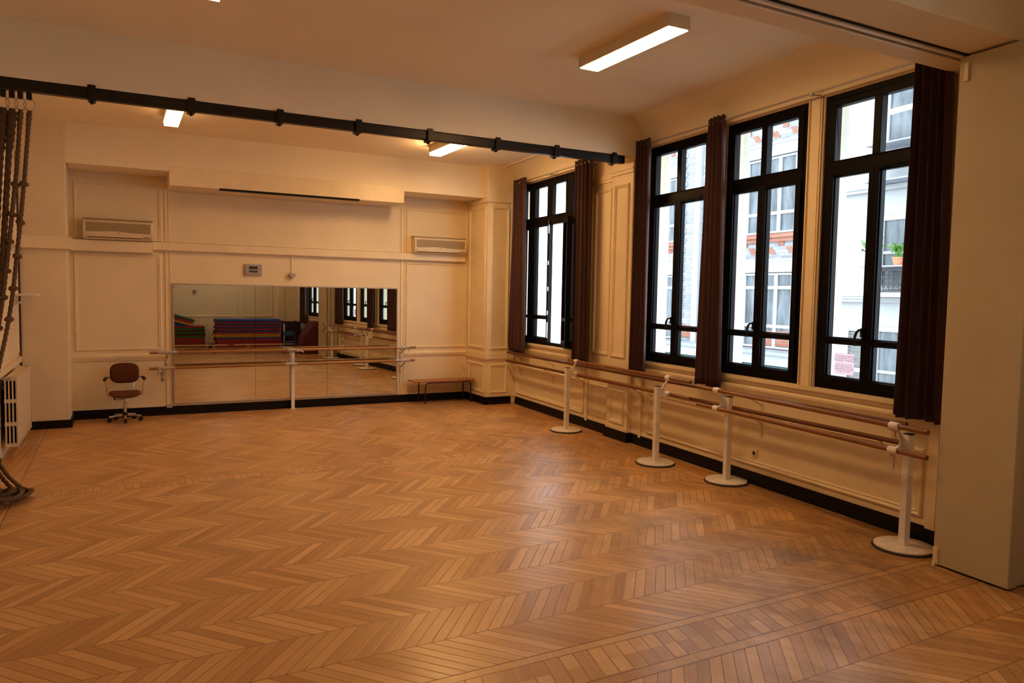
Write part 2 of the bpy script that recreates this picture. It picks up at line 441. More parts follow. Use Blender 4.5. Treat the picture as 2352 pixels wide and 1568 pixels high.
# far wall
wf = struct(fbuild(MB().fbox(UL-.3, 5.7, 0, -.25, 0, 3.95), 'wall_far', M['wall']))
def fm(mb, a0, a1, b0, b1, d=0.0, prof=PROF): return mb.rectmould((0, -d, 0), (1,0,0), (0,0,1), (0,-1,0), a0, a1, b0, b1, prof)
mo = MB()
fm(mo, -1.225, -.165, .93, 2.26); fm(mo, -1.215, -.150, 2.44, 3.215)
fm(mo, 3.445, 4.535, .885, 2.30); fm(mo, 3.445, 4.535, 2.44, 3.165)
fm(mo, -.075, 3.36, 2.44, 3.15, prof=[(0,0),(.004,.010),(.016,.010),(.020,0)])
for a, b in ((-1.27, -.125), (3.42, 4.545)):                        # dado rail
    mo.prism([(0, .775), (-.012, .785), (-.030, .835), (-.030, .862), (-.012, .878), (0, .885)] if a < 0 else [(0, .74), (-.012, .75), (-.028, .79), (-.028, .81), (-.010, .822), (0, .83)], a, b, 'x')
for a in (-.115, 3.36): mo.fbox(a, a+.03, 0, .014, .15, 3.16)      # pilaster strips beside the mirror
for a in (-.06, 3.415): mo.fbox(a, a+.014, 0, .010, .15, 3.16)
mo.fbox(-1.27, 4.55, 0, .012, .12, .165)                             # thin board above the baseboard
mo.fbox(-1.26, -.10, 0, .014, 3.27, 3.30); mo.fbox(3.40, 4.55, 0, .014, 3.22, 3.30)
mo.build('moulding', M['trim'], parent=wf, bevel=0)
# left wall
wl = struct(fbuild(MB().fbox(UL, UL-.25, -.2, 13.0, 0, 3.95), 'wall_left', M['wall']))
ml = MB()
ml.rectmould((UL, 0, 0), (0,-1,0), (0,0,1), (1,0,0), .75, 3.6, .98, 3.2, PROF)
ml.fbox(UL, UL+.03, .6, 8.2, .86, .93)
ml.build('moulding', M['trim'], parent=wl)
# left pilaster
pl = struct(fbuild(MB().fbox(UL, -1.27, 0, .60, 0, 3.88), 'pillar_left', M['wall'], bevel=.01))
MB().fbox(UL, -1.262, 0, .608, 3.345, 3.362).build('joint', M['trim'], parent=pl)
# corner pillar by the windows, panelled on both faces
UP = 4.552
pc = struct(fbuild(MB().fbox(UP, 5.5, 0, .765, 0, 3.88), 'pillar_corner', M['trim'], bevel=.006))
mo = MB()
for b0, b1 in ((.18, .66), (.90, 3.20)):
    mo.rectmould((0, -.765, 0), (1,0,0), (0,0,1), (0,-1,0), UP+.06, UP+.385, b0, b1, PROF)
    mo.rectmould((UP, 0, 0), (0,-1,0), (0,0,1), (-1,0,0), .07, .70, b0, b1, PROF)
for z0, z1, p in ((.74, .83, .026), (3.27, 3.335, .018), (3.335, 3.35, .008), (.12, .165, .010)):
    mo.fbox(UP-p, 5.15, 0, .765+p, z0, z1)
mo.build('moulding', M['trim'], parent=pc)
# back wall of the bay behind the camera
wb = struct(fbuild(MB().fbox(UL-.3, 5.9, 12.75, 13.0, 0, 3.95), 'wall_back', M['wall']))
mo = MB()
mb_ = lambda a0, a1, b0, b1, d=12.75: mo.rectmould((0, -d, 0), (1,0,0), (0,0,1), (0,1,0), a0, a1, b0, b1, PROF)
mb_(-1.6, 2.60, .95, 3.2); mb_(2.74, 3.62, .95, 3.2); mb_(3.90, 4.62, .80, 3.2, 12.55)
mo.fbox(3.76, 5.9, 12.55, 12.75, 0, 3.9)
mo.build('moulding', M['trim'], parent=wb)

# window wall (world frame)
Z0, Z1 = 1.035, 3.538
OPEN = [(8.98, 10.98), (6.285, 7.41), (5.005, 6.07), (3.745, 4.822), (.52, 1.66)]
ww = MB()
X0, X1 = WX, 5.345
ww.box((X0, -1.6, 0), (X1, 12.1, Z0)).box((X0, -1.6, Z1), (X1, 12.1, 3.96))
ys = sorted([y for a in OPEN for y in a])
edges = [-1.6] + ys + [12.1]
for i in range(0, len(edges), 2): ww.box((X0, edges[i], Z0), (X1, edges[i+1], Z1))
wr = struct(ww.build('wall_right', M['wall']))
mo = MB()
def wm(a0, a1, b0, b1, x=WX, prof=PROF): mo.rectmould((x, 0, 0), (0,1,0), (0,0,1), (-1,0,0), a0, a1, b0, b1, prof)
BIG = [(0, 0), (.006, .020), (.02, .026), (.035, .012), (.05, .016), (.06, 0)]
wm(3.72, 7.32, .172, .70, prof=BIG); wm(8.82, 11.02, .172, .66, prof=BIG)
wm(8.20, 8.64, .20, .62); wm(8.22, 8.62, 1.03, 3.18)
# ledge under the windows
for a, b in ((3.55, 7.44), (8.90, 11.06), (.3, 1.9)):
    mo.prism([(WX, .86), (WX-.012, .865), (WX-.03, .915), (WX-.03, .935), (WX, .95)], a, b, 'y')
    mo.box((WX-.035, a, 1.0), (WX+.06, b, Z0-.002))
    mo.box((WX-.015, a, .965), (WX+.01, b, 1.0))
# boards between the windows and round the openings
for a, b in ((4.835, 4.99), (6.085, 6.27)):
    mo.box((WX-.012, a+.03, Z0), (WX, b-.03, Z1)); mo.box((WX-.02, a, Z0), (WX, a+.012, Z1)); mo.box((WX-.02, b-.012, Z0), (WX, b, Z1))
mo.box((WX-.03, 7.42, .10), (WX, 7.465, 1.0)); mo.box((WX-.03, 8.70, .10), (WX, 8.75, 3.5)); mo.box((WX-.03, 3.60, .11), (WX, 3.68, 3.5))
mo.box((WX-.022, 8.86, .95), (WX, 8.92, 3.50)); mo.box((WX-.02, 7.43, 1.0), (WX, 7.47, 3.5))
mo.box((WX-.012, 3.5, .12), (WX, 11.2, .165))
mo.box((WX-.02, 8.12, 3.30), (WX, 8.70, 3.36)); mo.box((WX-.012, 8.12, 3.26), (WX, 8.70, 3.30))
mo.build('moulding', M['trim'], parent=wr)
# pier pilaster under the middle beam
pp = struct(MB().box((WX-.062, 7.66, 0), (WX+.05, 8.13, 3.46)).build('pillar_pier', M['trim'], bevel=.005))
mo = MB()
mo.rectmould((WX-.062, 0, 0), (0,1,0), (0,0,1), (-1,0,0), 7.73, 8.06, .20, .62, PROF)
mo.rectmould((WX-.062, 0, 0), (0,1,0), (0,0,1), (-1,0,0), 7.73, 8.06, 1.03, 3.18, PROF)
for z0, z1, p in ((3.34, 3.37, .03), (3.30, 3.34, .018), (.12, .165, .012)): mo.box((WX-.062-p, 7.66-p, z0), (WX, 8.13+p, z1))
mo.build('moulding', M['trim'], parent=pp)

# baseboards
bb = MB().fbox(-1.27, 4.56, 0, .022, 0, .122).fbox(-1.27, 4.56, .020, .030, 0, .075)
struct(fbuild(bb, 'baseboard_far', M['baseboard'], bevel=.003))
bb = MB().fbox(UL, -1.27, .60, .622, 0, .10).fbox(-1.27, -1.248, 0, .622, 0, .10)
struct(fbuild(bb, 'baseboard_left', M['baseboard'], bevel=.003))
bb = MB().fbox(UP-.022, UP, 0, .787, 0, .122).fbox(UP-.022, 5.0, .765, .787, 0, .122).fbox(UP-.03, UP, 0, .795, 0, .075).fbox(UP-.03, 5.0, .765, .795, 0, .075)
struct(fbuild(bb, 'baseboard_corner', M['baseboard'], bevel=.003))
bb = MB().box((WX-.022, 3.30, 0), (WX, 11.05, .122)).box((WX-.03, 3.30, 0), (WX, 11.05, .08))
bb.box((WX-.084, 7.64, 0), (WX, 8.15, .122)).box((WX-.092, 7.63, 0), (WX, 8.16, .08))
struct(bb.build('baseboard_right', M['baseboard'], bevel=.003))
struct(fbuild(MB().fbox(UL, 5.3, 12.73, 12.75, 0, .12), 'baseboard_back', M['baseboard']))

# cable trunking round the walls
struct(fbuild(MB().fbox(-.272, 4.47, 0, .075, 2.325, 2.432), 'trim_4', M['trim'], bevel=.004))
struct(fbuild(MB().fbox(-1.27, -.275, 0, .10, 2.275, 2.425), 'trim_5', M['trim'], bevel=.004))
struct(fbuild(MB().fbox(UL, -1.225, .60, .665, 2.262, 2.418).fbox(-1.27, -1.225, 0, .665, 2.262, 2.418), 'trim_6', M['trim'], bevel=.004))
struct(fbuild(MB().fbox(UL, UL+.06, .60, 6.5, 2.262, 2.418), 'trim_7', M['trim'], bevel=.004))

# ------------------------------------------------------------------ windows
def ring(mb, y0, y1, z0, z1, jl, jr, b, t, x0, x1):
    mb.box((x0, y0, z0), (x1, y0+jl, z1)).box((x0, y1-jr, z0), (x1, y1, z1))
    mb.box((x0, y0+jl, z0), (x1, y1-jr, z0+b)).box((x0, y0+jl, z1-t), (x1, y1-jr, z1))
def handle(parent, y, z, side=1):
    mb = MB()
    mb.box((-.062, y-.014, z-.03), (-.045, y+.014, z+.045))
    pts = [(-.06, y, z+.03), (-.095, y, z+.03), (-.105, y+side*.010, z+.012), (-.108, y+side*.022, z-.02), (-.106, y+side*.028, z-.06), (-.100, y+side*.026, z-.10)]
    mb.tube(pts, [.010, .010, .011, .011, .010, .008], 8)
    mb.build('handle', M['blackplastic'], parent=parent, smooth=True)
TR0, TR1 = 2.85, 2.98
def sash(parent, y0, y1, meet, name='sash', zt=TR0+.035):
    """meet: 0 -> meeting stile on low-y side, 1 -> on the high-y side"""
    mb = MB()
    jl, jr = (.048, .062) if meet == 0 else (.062, .048)
    ring(mb, y0, y1, Z0+.045, zt, jl, jr, .062, .035, -.040, .03)
    mb.box((-.034, y0+jl, 1.435), (.025, y1-jr, 1.476))
    # glazing bead
    ring(mb, y0+jl, y1-jr, 1.142, 1.435, .010, .010, .010, .010, -.02, .03)
    ring(mb, y0+jl, y1-jr, 1.476, 2.85, .010, .010, .010, .010, -.02, .03)
    return mb.build(name, M['frame'], parent=parent, bevel=.004)
def window(n, y0, y1, label):
    t = sempty('window_%d' % n, label, 'window', (WX+.035, 0, 0))
    ym = (y0 + y1) / 2 + .01
    mb = MB()
    ring(mb, y0, y1, Z0, Z1, .058, .058, .05, .045, -.02, .06)
    mb.box((-.026, y0+.05, TR0), (.05, y1-.05, TR1))
    ring(mb, y0+.058, y1-.058, TR1-.01, Z1-.045, .058, .058, .01, .058, -.032, .04)
    mb.box((-.030, ym-.036, TR1-.01), (.04, ym+.036, Z1-.06))
    mb.build('frame', M['frame'], parent=t, bevel=.004)
    sash(t, y0+.058, ym, 1); sr = sash(t, ym, y1-.058, 0)
    g = MB()
    for a, b in ((y0+.10, ym-.02), (ym+.02, y1-.10)):
        g.face([(.012, a, Z0+.09), (.012, b, Z0+.09), (.012, b, TR0+.02), (.012, a, TR0+.02)])
        g.face([(.012, a, TR1-.02), (.012, b, TR1-.02), (.012, b, Z1-.09), (.012, a, Z1-.09)])
    g.build('pane', M['glass'], parent=t)
    handle(t, ym+.028, 1.53)
    MB().box((-.046, y0+.16, 2.862), (-.02, ym-.09, 2.888)).build('trickle_vent', M['frame'], parent=t, bevel=.004)
    # dark strip of seal at the outside
    return t
window(1, 6.285, 7.41, 'tall dark-framed window with a brick pier behind its panes')
window(2, 5.005, 6.07, 'tall dark-framed window with white joinery of the brick building behind it')
window(3, 3.745, 4.822, 'tall dark-framed window carrying the pink paper notice')
window(5, .52, 1.66, 'dark-framed window of the bay behind the camera seen only in the mirror')
# far window with the opened casement
t4 = sempty('window_4', 'wide dark-framed window by the corner pillar with one casement open', 'window', (WX+.035, 0, 0))
y0, y1 = 8.98, 10.98; ym = 9.985
mb = MB(); ring(mb, y0, y1, Z0, Z1, .06, .06, .05, .045, -.02, .06)
mb.box((-.026, y0+.05, TR0), (.05, y1-.05, TR1))
for a, b in ((9.32, 9.46), (10.51, 10.65)): mb.box((-.028, a, Z0), (.055, b, Z1-.04))
mb.box((-.028, ym-.055, TR1), (.04, ym+.055, Z1-.05))
for a, b in ((9.04, 9.32), (10.65, 10.92)):
    ring(mb, a, b, Z0+.05, TR0, .045, .03, .06, .03, -.03, .03); mb.box((-.03, a, 1.435), (.025, b, 1.476))
for a, b in ((9.04, 9.32), (9.46, ym-.055), (ym+.055, 10.51), (10.65, 10.92)): ring(mb, a, b, TR1, Z1-.045, .0301, .0301, .01, .058, -.030, .03)
mb.build('frame', M['frame'], parent=t4, bevel=.004)
sash(t4, ym-.01, 10.515, 0)
g = MB()
for a, b in ((9.06, 9.31), (10.04, 10.50), (10.66, 10.90)): g.face([(.012, a, Z0+.09), (.012, b, Z0+.09), (.012, b, TR0+.02), (.012, a, TR0+.02)])
for a, b in ((9.06, 9.31), (9.47, ym-.05), (ym+.05, 10.50), (10.66, 10.90)): g.face([(.012, a, TR1-.01), (.012, b, TR1-.01), (.012, b, Z1-.09), (.012, a, Z1-.09)])
g.build('pane', M['glass'], parent=t4)
# metal fittings on the meeting stile
mb = MB()
for z, h in ((2.72, .20), (2.25, .06), (1.86, .06), (1.50, .06), (1.15, .24)): mb.box((-.05, ym-.022, z), (-.039, ym-.006, z+h))
mb.build('lock_strip', M['chrome'], parent=t4)
# opened casement: swings about the jamb at y = 9.42 into the room
OS = bpy.data.objects.new('open_casement', None)
ang = math.radians(158)
mb = MB()
R4 = Matrix.Translation((-.03, 9.43, 0)) @ Matrix.Rotation(ang, 4, 'Z') @ Matrix.Translation((.03, -9.43, 0))
def sash_open():
    mb = MB(); ring(mb, 9.43, 9.965, Z0+.045, TR0+.03, .075, .06, .075, .06, -.040, .03)
    mb.box((-.034, 9.48, 1.435), (.025, 9.93, 1.476))
    for v in mb.bm.verts: v.co = R4 @ v.co
    return mb.build('open_casement', M['frame'], parent=t4, bevel=.004)
bpy.data.objects.remove(OS)
so = sash_open()
g = MB(); g.face([R4 @ Vector(p) for p in ((.0, 9.50, Z0+.10), (.0, 9.91, Z0+.10), (.0, 9.91, TR0), (.0, 9.50, TR0))])
g.build('pane', M['glass'], parent=so)

# outer stone jambs of the openings
ob = MB()
for a, b in OPEN:
    ob.box((5.348, b+.002, Z0-.3), (5.42, b+.10, Z1+.3)).box((5.348, a-.10, Z0-.3), (5.42, a-.002, Z1+.3))
    ob.box((5.22, a, Z0-.10), (5.45, b, Z0-.01))
struct(ob.build('trim_8', M['stone']))

# notice stuck to the glass
tn = thing('paper_notice', 'pink paper notice with dark lettering stuck inside the lowest left pane', 'notice', (WX+.030, 4.527, 1.262), -PI/2)
MB().box((-.098, -.001, -.090), (.098, .001, .090)).build('sheet', M['paper'], parent=tn)
def para(txt, zc):
    cu = bpy.data.curves.new('lettering', 'FONT'); cu.body = txt; cu.align_x = 'CENTER'; cu.align_y = 'CENTER'; cu.size = .0172; cu.space_line = 1.05; cu.offset = 0.0
    to = bpy.data.objects.new('lettering_curve', cu); COL.objects.link(to)
    bpy.context.view_layer.update()
    me = bpy.data.meshes.new_from_object(to.evaluated_get(bpy.context.evaluated_depsgraph_get()))
    bpy.data.objects.remove(to)
    me.transform(Matrix.Rotation(PI/2, 4, 'X')); me.transform(Matrix.Translation((0, -.0018, zc)))
    me.materials.clear(); me.materials.append(M['ink'])
    lt = bpy.data.objects.new('paragraph', me); COL.objects.link(lt); lt.parent = tn
para("LES NOUVELLES FENETRES\nSONT EQUIPEES D'UN VITRAGE\nPHONIQUE ET THERMIQUE.", .047)
para("AFIN QUE CELA SOIT\nEFFICACE, MERCI DONC DE LES\nLAISSER FERMEES PENDANT\nVOTRE ACTIVITE.", -.036)

# ------------------------------------------------------------------ curtains and rods
ROD = 5.0
def rod(y0, y1, label, sup):
    t = thing('curtain_rod', label, 'curtain rod', (ROD, 0, 3.565), group=None)
    MB().cyl((0, y0, 0), (0, y1, 0), .009, 10).build('pole', M['greymetal'], parent=t, smooth=True)
    for y in (y0, y1): MB().lathe([(0, -.018), (.013, -.013), (.018, 0), (.013, .013), (0, .018)], (0, y, 0), 12).build('finial', M['greymetal'], parent=t, smooth=True)
    for y in sup:
        mb = MB().cyl((0, y, -.012), (WX-ROD, y, .0), .006, 8).lathe([(.0, -.02), (.02, -.02), (.02, .0), (0, .0)], (0, y, 0), 12)
        mb.box((WX-ROD-.006, y-.02, -.03), (WX-ROD, y+.02, .03))
        mb.build('bracket', M['greymetal'], parent=t)
rod(8.62, 11.02, 'thin metal curtain rod above the far open window', [10.78, 9.75, 8.66])
rod(3.58, 7.62, 'long thin metal curtain rod above the three near windows', [7.56, 4.86, 3.62])

def curtain(yt0, yt1, yb0, yb1, zb, n, label, amp=.035, x=ROD, seed=0, ztop=3.62):
    rnd = random.Random(seed); ph = [rnd.uniform(-.5, .5) for _ in range(6)]
    t = thing('curtain', label, 'curtain', (x, 0, 0), group=None)
    def fn(s, v):
        z = ztop + (zb - ztop) * v
        e = v ** .85
        a = yt0 + (yb0 - yt0) * e; b = yt1 + (yb1 - yt1) * e
        ss = s + .012 * math.sin(7 * s + ph[0] * 4) * v
        y = a + (b - a) * ss
        A = amp * (1 - .15 * v) * (1 + .25 * math.sin(3.1 * s * 2 + ph[1] * 6))
        th = 2 * PI * n * s + ph[2] + .5 * v * math.sin(5 * s + ph[3] * 6)
        sn = math.sin(th)
        dx = A * math.copysign(abs(sn) ** .8, sn) + .008 * v * math.sin(11 * s + ph[4] * 5)
        y += .008 * math.cos(th) * (1 + v)
        return (dx, y, z + .006 * math.sin(9 * s + ph[5] * 5) * v)
    mb = MB().grid(fn, n * 20, 36)
    o = mb.build('cloth', M['curtain'], parent=t, smooth=True, weld=False)
    sd = o.modifiers.new('thickness', 'SOLIDIFY'); sd.thickness = .004
    # hem band and eyelets
    for k in range(n):
        s = (k + .5) / n; y = yt0 + (yt1 - yt0) * s
        pts = [(.022 * math.cos(a), y, 3.565 + .022 * math.sin(a)) for a in [2 * PI * i / 12 for i in range(12)]]
        MB().tube(pts, .004, 6, closed=True).build('eyelet', M['blackplastic'], parent=t, smooth=True)
    return t
curtain(11.03, 10.57, 11.10, 10.47, .875, 4, 'plum-brown curtain gathered beside the white corner pillar', seed=1)
curtain(8.97, 8.53, 8.955, 8.48, .885, 4, 'plum-brown curtain right of the open casement, against the panelled pier', seed=2)
curtain(7.52, 7.23, 7.56, 7.20, .90, 4, 'narrow plum-brown curtain between the panelled pier and the brick-pier window', seed=3)
curtain(6.21, 5.96, 6.265, 5.88, .895, 4, 'plum-brown curtain hanging over the post between the brick-view windows', seed=4)
curtain(3.885, 3.59, 3.935, 3.52, .925, 5, 'wide dark plum curtain beside the cream folding partition', seed=5, amp=.04)
curtain(.58, .22, .66, .12, .80, 5, 'plum curtain of the bay behind the camera, seen in the mirror', seed=6)

# ------------------------------------------------------------------ folding partition
tp = thing('folding_partition', 'tall cream folding partition stacked against the window wall', 'partition', (0, 0, 0))
for i in range(4):
    x = 4.722 + i * .098
    a = .012 * (i % 2)
    mb = MB().box((x, 2.832 + a, .012), (x + .085, 3.338 - a, 3.405))
    mb.build('panel', M['partition'], parent=tp, bevel=.006)
mb = MB().box((4.712, 3.300, .012), (4.724, 3.335, .13)).box((4.700, 3.312, .0), (4.722, 3.332, .03))
mb.build('floor_bolt', M['trim'], parent=tp, bevel=.003)
MB().box((4.709, 3.27, 3.24), (4.722, 3.30, 3.36)).build('top_hinge', M['trim'], parent=tp, bevel=.003)

# ------------------------------------------------------------------ black rail on the middle beam
tr = thing('hanging_rail', 'long black steel rail fixed under the ceiling beam', 'rail', FLOC, FROT)
MB().fbox(UL, 4.56, 4.29, 4.365, 3.352, 3.440).build('bar', M['beamblack'], parent=tr, bevel=.006)
for i, u in enumerate((-.885, -.125, .63, 1.37, 2.11, 2.885, 3.62, 4.40)):
    mb = MB().fbox(u-.030, u+.030, 4.270, 4.388, 3.334, 3.4425).fbox(u-.030, u+.030, 4.372, 4.388, 3.4425, 3.462).fbox(u-.012, u+.012, 4.30, 4.34, 3.318, 3.336)
    mb.build('collar', M['beamblack'], parent=tr, bevel=.004)

# ------------------------------------------------------------------ climbing ropes
def catmull(P, n=10):
    P = [Vector(p) for p in P]; out = []
    for i in range(len(P) - 1):
        p0, p1, p2, p3 = P[max(i-1, 0)], P[i], P[i+1], P[min(i+2, len(P)-1)]
        for k in range(n):
            t = k / n
            out.append(.5 * ((2*p1) + (p2-p0)*t + (2*p0-5*p1+4*p2-p3)*t*t + (3*p1-p0-3*p2+p3)*t**3))
    out.append(P[-1]); return out
def resample(pts, step):
    out = [pts[0]]; acc = 0
    for a, b in zip(pts, pts[1:]):
        L = (b-a).length; pos = step - acc
        while pos <= L:
            out.append(a.lerp(b, pos / L)); pos += step
        acc = (acc + L) % step if L else acc
    return out
def knot_mesh(mb, c, r, axis):
    pts = []
    q = Vector((0,0,1)).rotation_difference(axis.normalized()).to_matrix()
    for i in range(36):
        a = 2 * PI * i / 36
        p = Vector((math.sin(a) + 2*math.sin(2*a), math.cos(a) - 2*math.cos(2*a), -math.sin(3*a) * 1.1)) * (r * .40)
        pts.append(Vector(c) + q @ p)
    mb.tube(pts, r * .56, 8, closed=True)
def rope(u, pts, r, label, knots, m, thick_top, hook=True):
    t = thing('climbing_rope', label, 'rope', FLOC, FROT, 'ropes hanging from the black rail')
    P = [Vector((p[0], -p[1], p[2])) for p in pts]
    path = resample(catmull(P, 14), .012)
    mb = MB().tube(path, r, 9, twist=2 * PI / (r * 9))
    mb.build('rope_strand', m, parent=t, smooth=True, weld=False)
    # splice at the top
    top = P[0]; nx = (P[1] - P[0]).normalized()
    sp = resample([top + nx * .02, top + nx * (.34 if thick_top > 1.5 else .22)], .012)
    mb = MB().tube(sp, [r * thick_top * (1 - .35 * i / len(sp)) for i in range(len(sp))], 9, twist=2 * PI / (r * 8))
    mb.build('splice', m, parent=t, smooth=True, weld=False)
    # hook, link and ring
    c = top + Vector((0, 0, .045))
    MB().tube([c + Vector((.040 * math.cos(a), .0, .045 * math.sin(a))) for a in [2*PI*i/20 for i in range(20)]], .004, 6, closed=True).build('ring', M['greymetal'], parent=t, smooth=True)
    mb = MB().cyl(c + Vector((0, 0, .04)), (top.x, -4.327, 3.31), .006, 8)
    mb.build('hook', M['beamblack'], parent=t, smooth=True)
    mb = MB().box((top.x - .02, -4.345, 3.29), (top.x + .02, -4.31, 3.349))
    mb.build('clevis', M['beamblack'], parent=t, bevel=.008)
    for z in knots:
        i = min(range(len(path)), key=lambda k: abs(path[k].z - z) + (0 if k < len(path)*.75 else 9))
        mb = MB(); knot_mesh(mb, path[i], r * 1.35, path[min(i+2, len(path)-1)] - path[i-2])
        mb.build('knot', m, parent=t, smooth=True)
    return t
def pile(cu_, cd, z0, n, seed, ru=.16, rd=.16):
    r = random.Random(seed); out = []; a = r.uniform(0, 6)
    for i in range(n):
        a += r.uniform(.7, 1.1); k = r.uniform(.45, 1.0)
        out.append((cu_ + ru * k * math.cos(a), cd + rd * k * math.sin(a), z0 + .014 * math.sin(i * 1.7) + .003 * i))
    return out
ZT = 3.205
rope(-1.32, [(-1.325, 4.33, ZT), (-1.375, 4.33, 2.61), (-1.435, 4.33, 2.03), (-1.475, 4.31, 1.70), (-1.525, 4.29, 1.40), (-1.60, 4.25, 1.05), (-1.66, 4.20, .75), (-1.655, 4.15, .48), (-1.585, 4.12, .25), (-1.48, 4.08, .09), (-1.405, 4.07, .03)] + pile(-1.50, 4.16, .030, 13, 3, .12, .20),
     .0155, 'knotted hemp rope hanging from the black rail, rightmost of the ropes', (2.62, 2.31, 2.03, 1.77, 1.52, .33), M['rope'], 1.35)
rope(-1.38, [(-1.385, 4.33, ZT), (-1.42, 4.33, 2.75), (-1.46, 4.33, 2.37), (-1.505, 4.33, 1.95), (-1.55, 4.32, 1.6), (-1.62, 4.28, 1.2), (-1.70, 4.2, .8), (-1.70, 4.1, .45), (-1.62, 4.05, .2), (-1.52, 4.1, .06)] + pile(-1.55, 4.26, .055, 14, 5, .14, .22),
     .0155, 'knotted hemp rope hanging second from the right under the black rail', (2.61, 2.37, 2.15, 1.92, 1.70, 1.45, .42), M['rope'], 1.4)
rope(-1.44, [(-1.442, 4.33, ZT), (-1.475, 4.33, 2.8), (-1.51, 4.33, 2.3), (-1.55, 4.32, 1.8), (-1.62, 4.3, 1.3), (-1.70, 4.25, .8), (-1.69, 4.2, .35), (-1.60, 4.25, .08)] + pile(-1.58, 4.33, .085, 9, 8, .13, .18),
     .021, 'smooth thick hemp rope hanging third from the right under the black rail', (), M['ropeold'], 1.75)
rope(-1.50, [(-1.50, 4.33, ZT), (-1.53, 4.33, 2.8), (-1.57, 4.33, 2.2), (-1.62, 4.32, 1.6), (-1.68, 4.3, 1.0), (-1.71, 4.3, .4), (-1.66, 4.36, .09)] + pile(-1.62, 4.45, .075, 8, 9, .10, .14),
     .022, 'smooth thick hemp rope hanging leftmost under the black rail', (), M['ropeold'], 1.7)

# ------------------------------------------------------------------ ceiling lights
def light(u0, u1, d0, d1, zc, tube, label):
    prot = .034 if zc < ZN else .004
    uc, dc = (u0+u1)/2, (d0+d1)/2; hw, hl = (u1-u0)/2, (d1-d0)/2
    p = fw(uc, dc, zc)
    t = thing('ceiling_light', label, 'ceiling light', p, FROT, 'fluorescent ceiling lights')
    mb = MB().box((-hw-.008, -hl-.012, -.095), (-hw+.004, hl+.012, 0)).box((hw-.004, -hl-.012, -.095), (hw+.008, hl+.012, 0))
    mb.box((-hw, -hl-.012, -.095), (hw, -hl, 0)).box((-hw, hl, -.095), (hw, hl+.012, 0)).box((-hw, -hl, -.012), (hw, hl, 0))
    mb.build('housing', M['ac'], parent=t)
    MB().box((-hw+.004, -hl, -.095-prot), (hw-.004, hl, -.090)).build('diffuser', M[tube], parent=t)
    return t
light(2.915, 3.105, 5.90, 7.09, ZN, 'tube_nr', 'long lit fluorescent ceiling light in front of the beam, above the near windows')
light(-.25, -.06, 5.86, 7.05, ZN, 'tube_nl', 'lit ceiling light whose glow shows at the top edge of the picture')
light(3.175, 3.34, 1.67, 2.87, ZF, 'tube_fr', 'lit ceiling light beyond the black rail, near the far window')
light(-.205, -.045, 1.68, 2.88, ZF, 'tube_fl', 'lit ceiling light beyond the black rail, above the left part of the mirror')

M['fill_bk'] = emit('added_fill_diffuser', (1.0, .78, .55), 36.0)  # unseen lamp, added to brighten the back bay in the mirror
light(2.0, 2.19, 11.0, 12.2, ZN, 'fill_bk', 'unseen ceiling light added to brighten the bay behind the camera')
# ------------------------------------------------------------------ wall mirror
tm = thing('wall_mirror', 'wide three-part wall mirror in a thin metal frame', 'mirror', FLOC, FROT)
for a, b in ((-.012, 1.090), (1.093, 2.158), (2.161, 3.285)):
    MB().fbox(a, b, .020, .026, .162, 1.850).build('mirror_pane', M['mirror'], parent=tm)
MB().fbox(-.02, 3.29, .004, .019, .155, 1.855).build('backing', M['dark'], parent=tm)
mb = MB().fbox(-.030, -.011, 0, .034, .152, 1.862).fbox(3.284, 3.302, 0, .034, .152, 1.862).fbox(-.03, 3.302, 0, .034, 1.849, 1.868).fbox(-.03, 3.302, 0, .034, .146, .165)
mb.build('frame', M['greymetal'], parent=tm, bevel=.002)
MB().fbox(-.028, .012, .027, .037, 1.80, 1.855).build('corner_tape', M['tape'], parent=tm)
MB().fbox(-.115, -.045, .0, .032, .10, .155).build('corner_block', M['tape'], parent=tm)

# barre in front of the mirror
tb = thing('mirror_barre', 'double wooden barre with taped ends in front of the wall mirror', 'ballet barre', FLOC, FROT)
DB = .215
for z0, z1, ua, ub in ((.905, .915, -.335, 3.545), (.686, .706, -.345, 3.53)):
    MB().cyl((ua, -DB, z0), (ub, -DB, z1), .0205, 16).build('rail', M['bar_pine'], parent=tb, smooth=True)
def tape(mb): mb.build('silver_tape', M['tape'], parent=tb, smooth=True)
for a, b, z in ((-.235, .02, .9065), (1.52, 1.66, .910), (3.225, 3.43, .9145), (-.235, -.02, .6875), (1.49, 1.66, .6975), (3.215, 3.45, .7055)):
    tape(MB().cyl((a, -DB, z), (b, -DB, z), .0235, 14))
def tapet(p, r_): MB().tube(p, r_, 6).build('loose_tape_end', M['tape'], parent=tb, smooth=True)
tapet([(-.235, -DB-.02, .68), (-.225, -DB-.02, .63), (-.235, -DB-.02, .60), (-.26, -DB-.02, .55)], [.018, .010, .006, .003])
tapet([(1.64, -DB-.025, .905), (1.70, -DB-.03, .90), (1.74, -DB-.03, .885), (1.755, -DB-.03, .86)], [.026, .018, .012, .005])
tapet([(3.41, -DB-.015, .905), (3.43, -DB-.02, .88), (3.425, -DB-.02, .85)], [.02, .012, .004])
tapet([(3.30, -DB-.015, .90), (3.325, -DB-.01, .85)], [.03, .016])
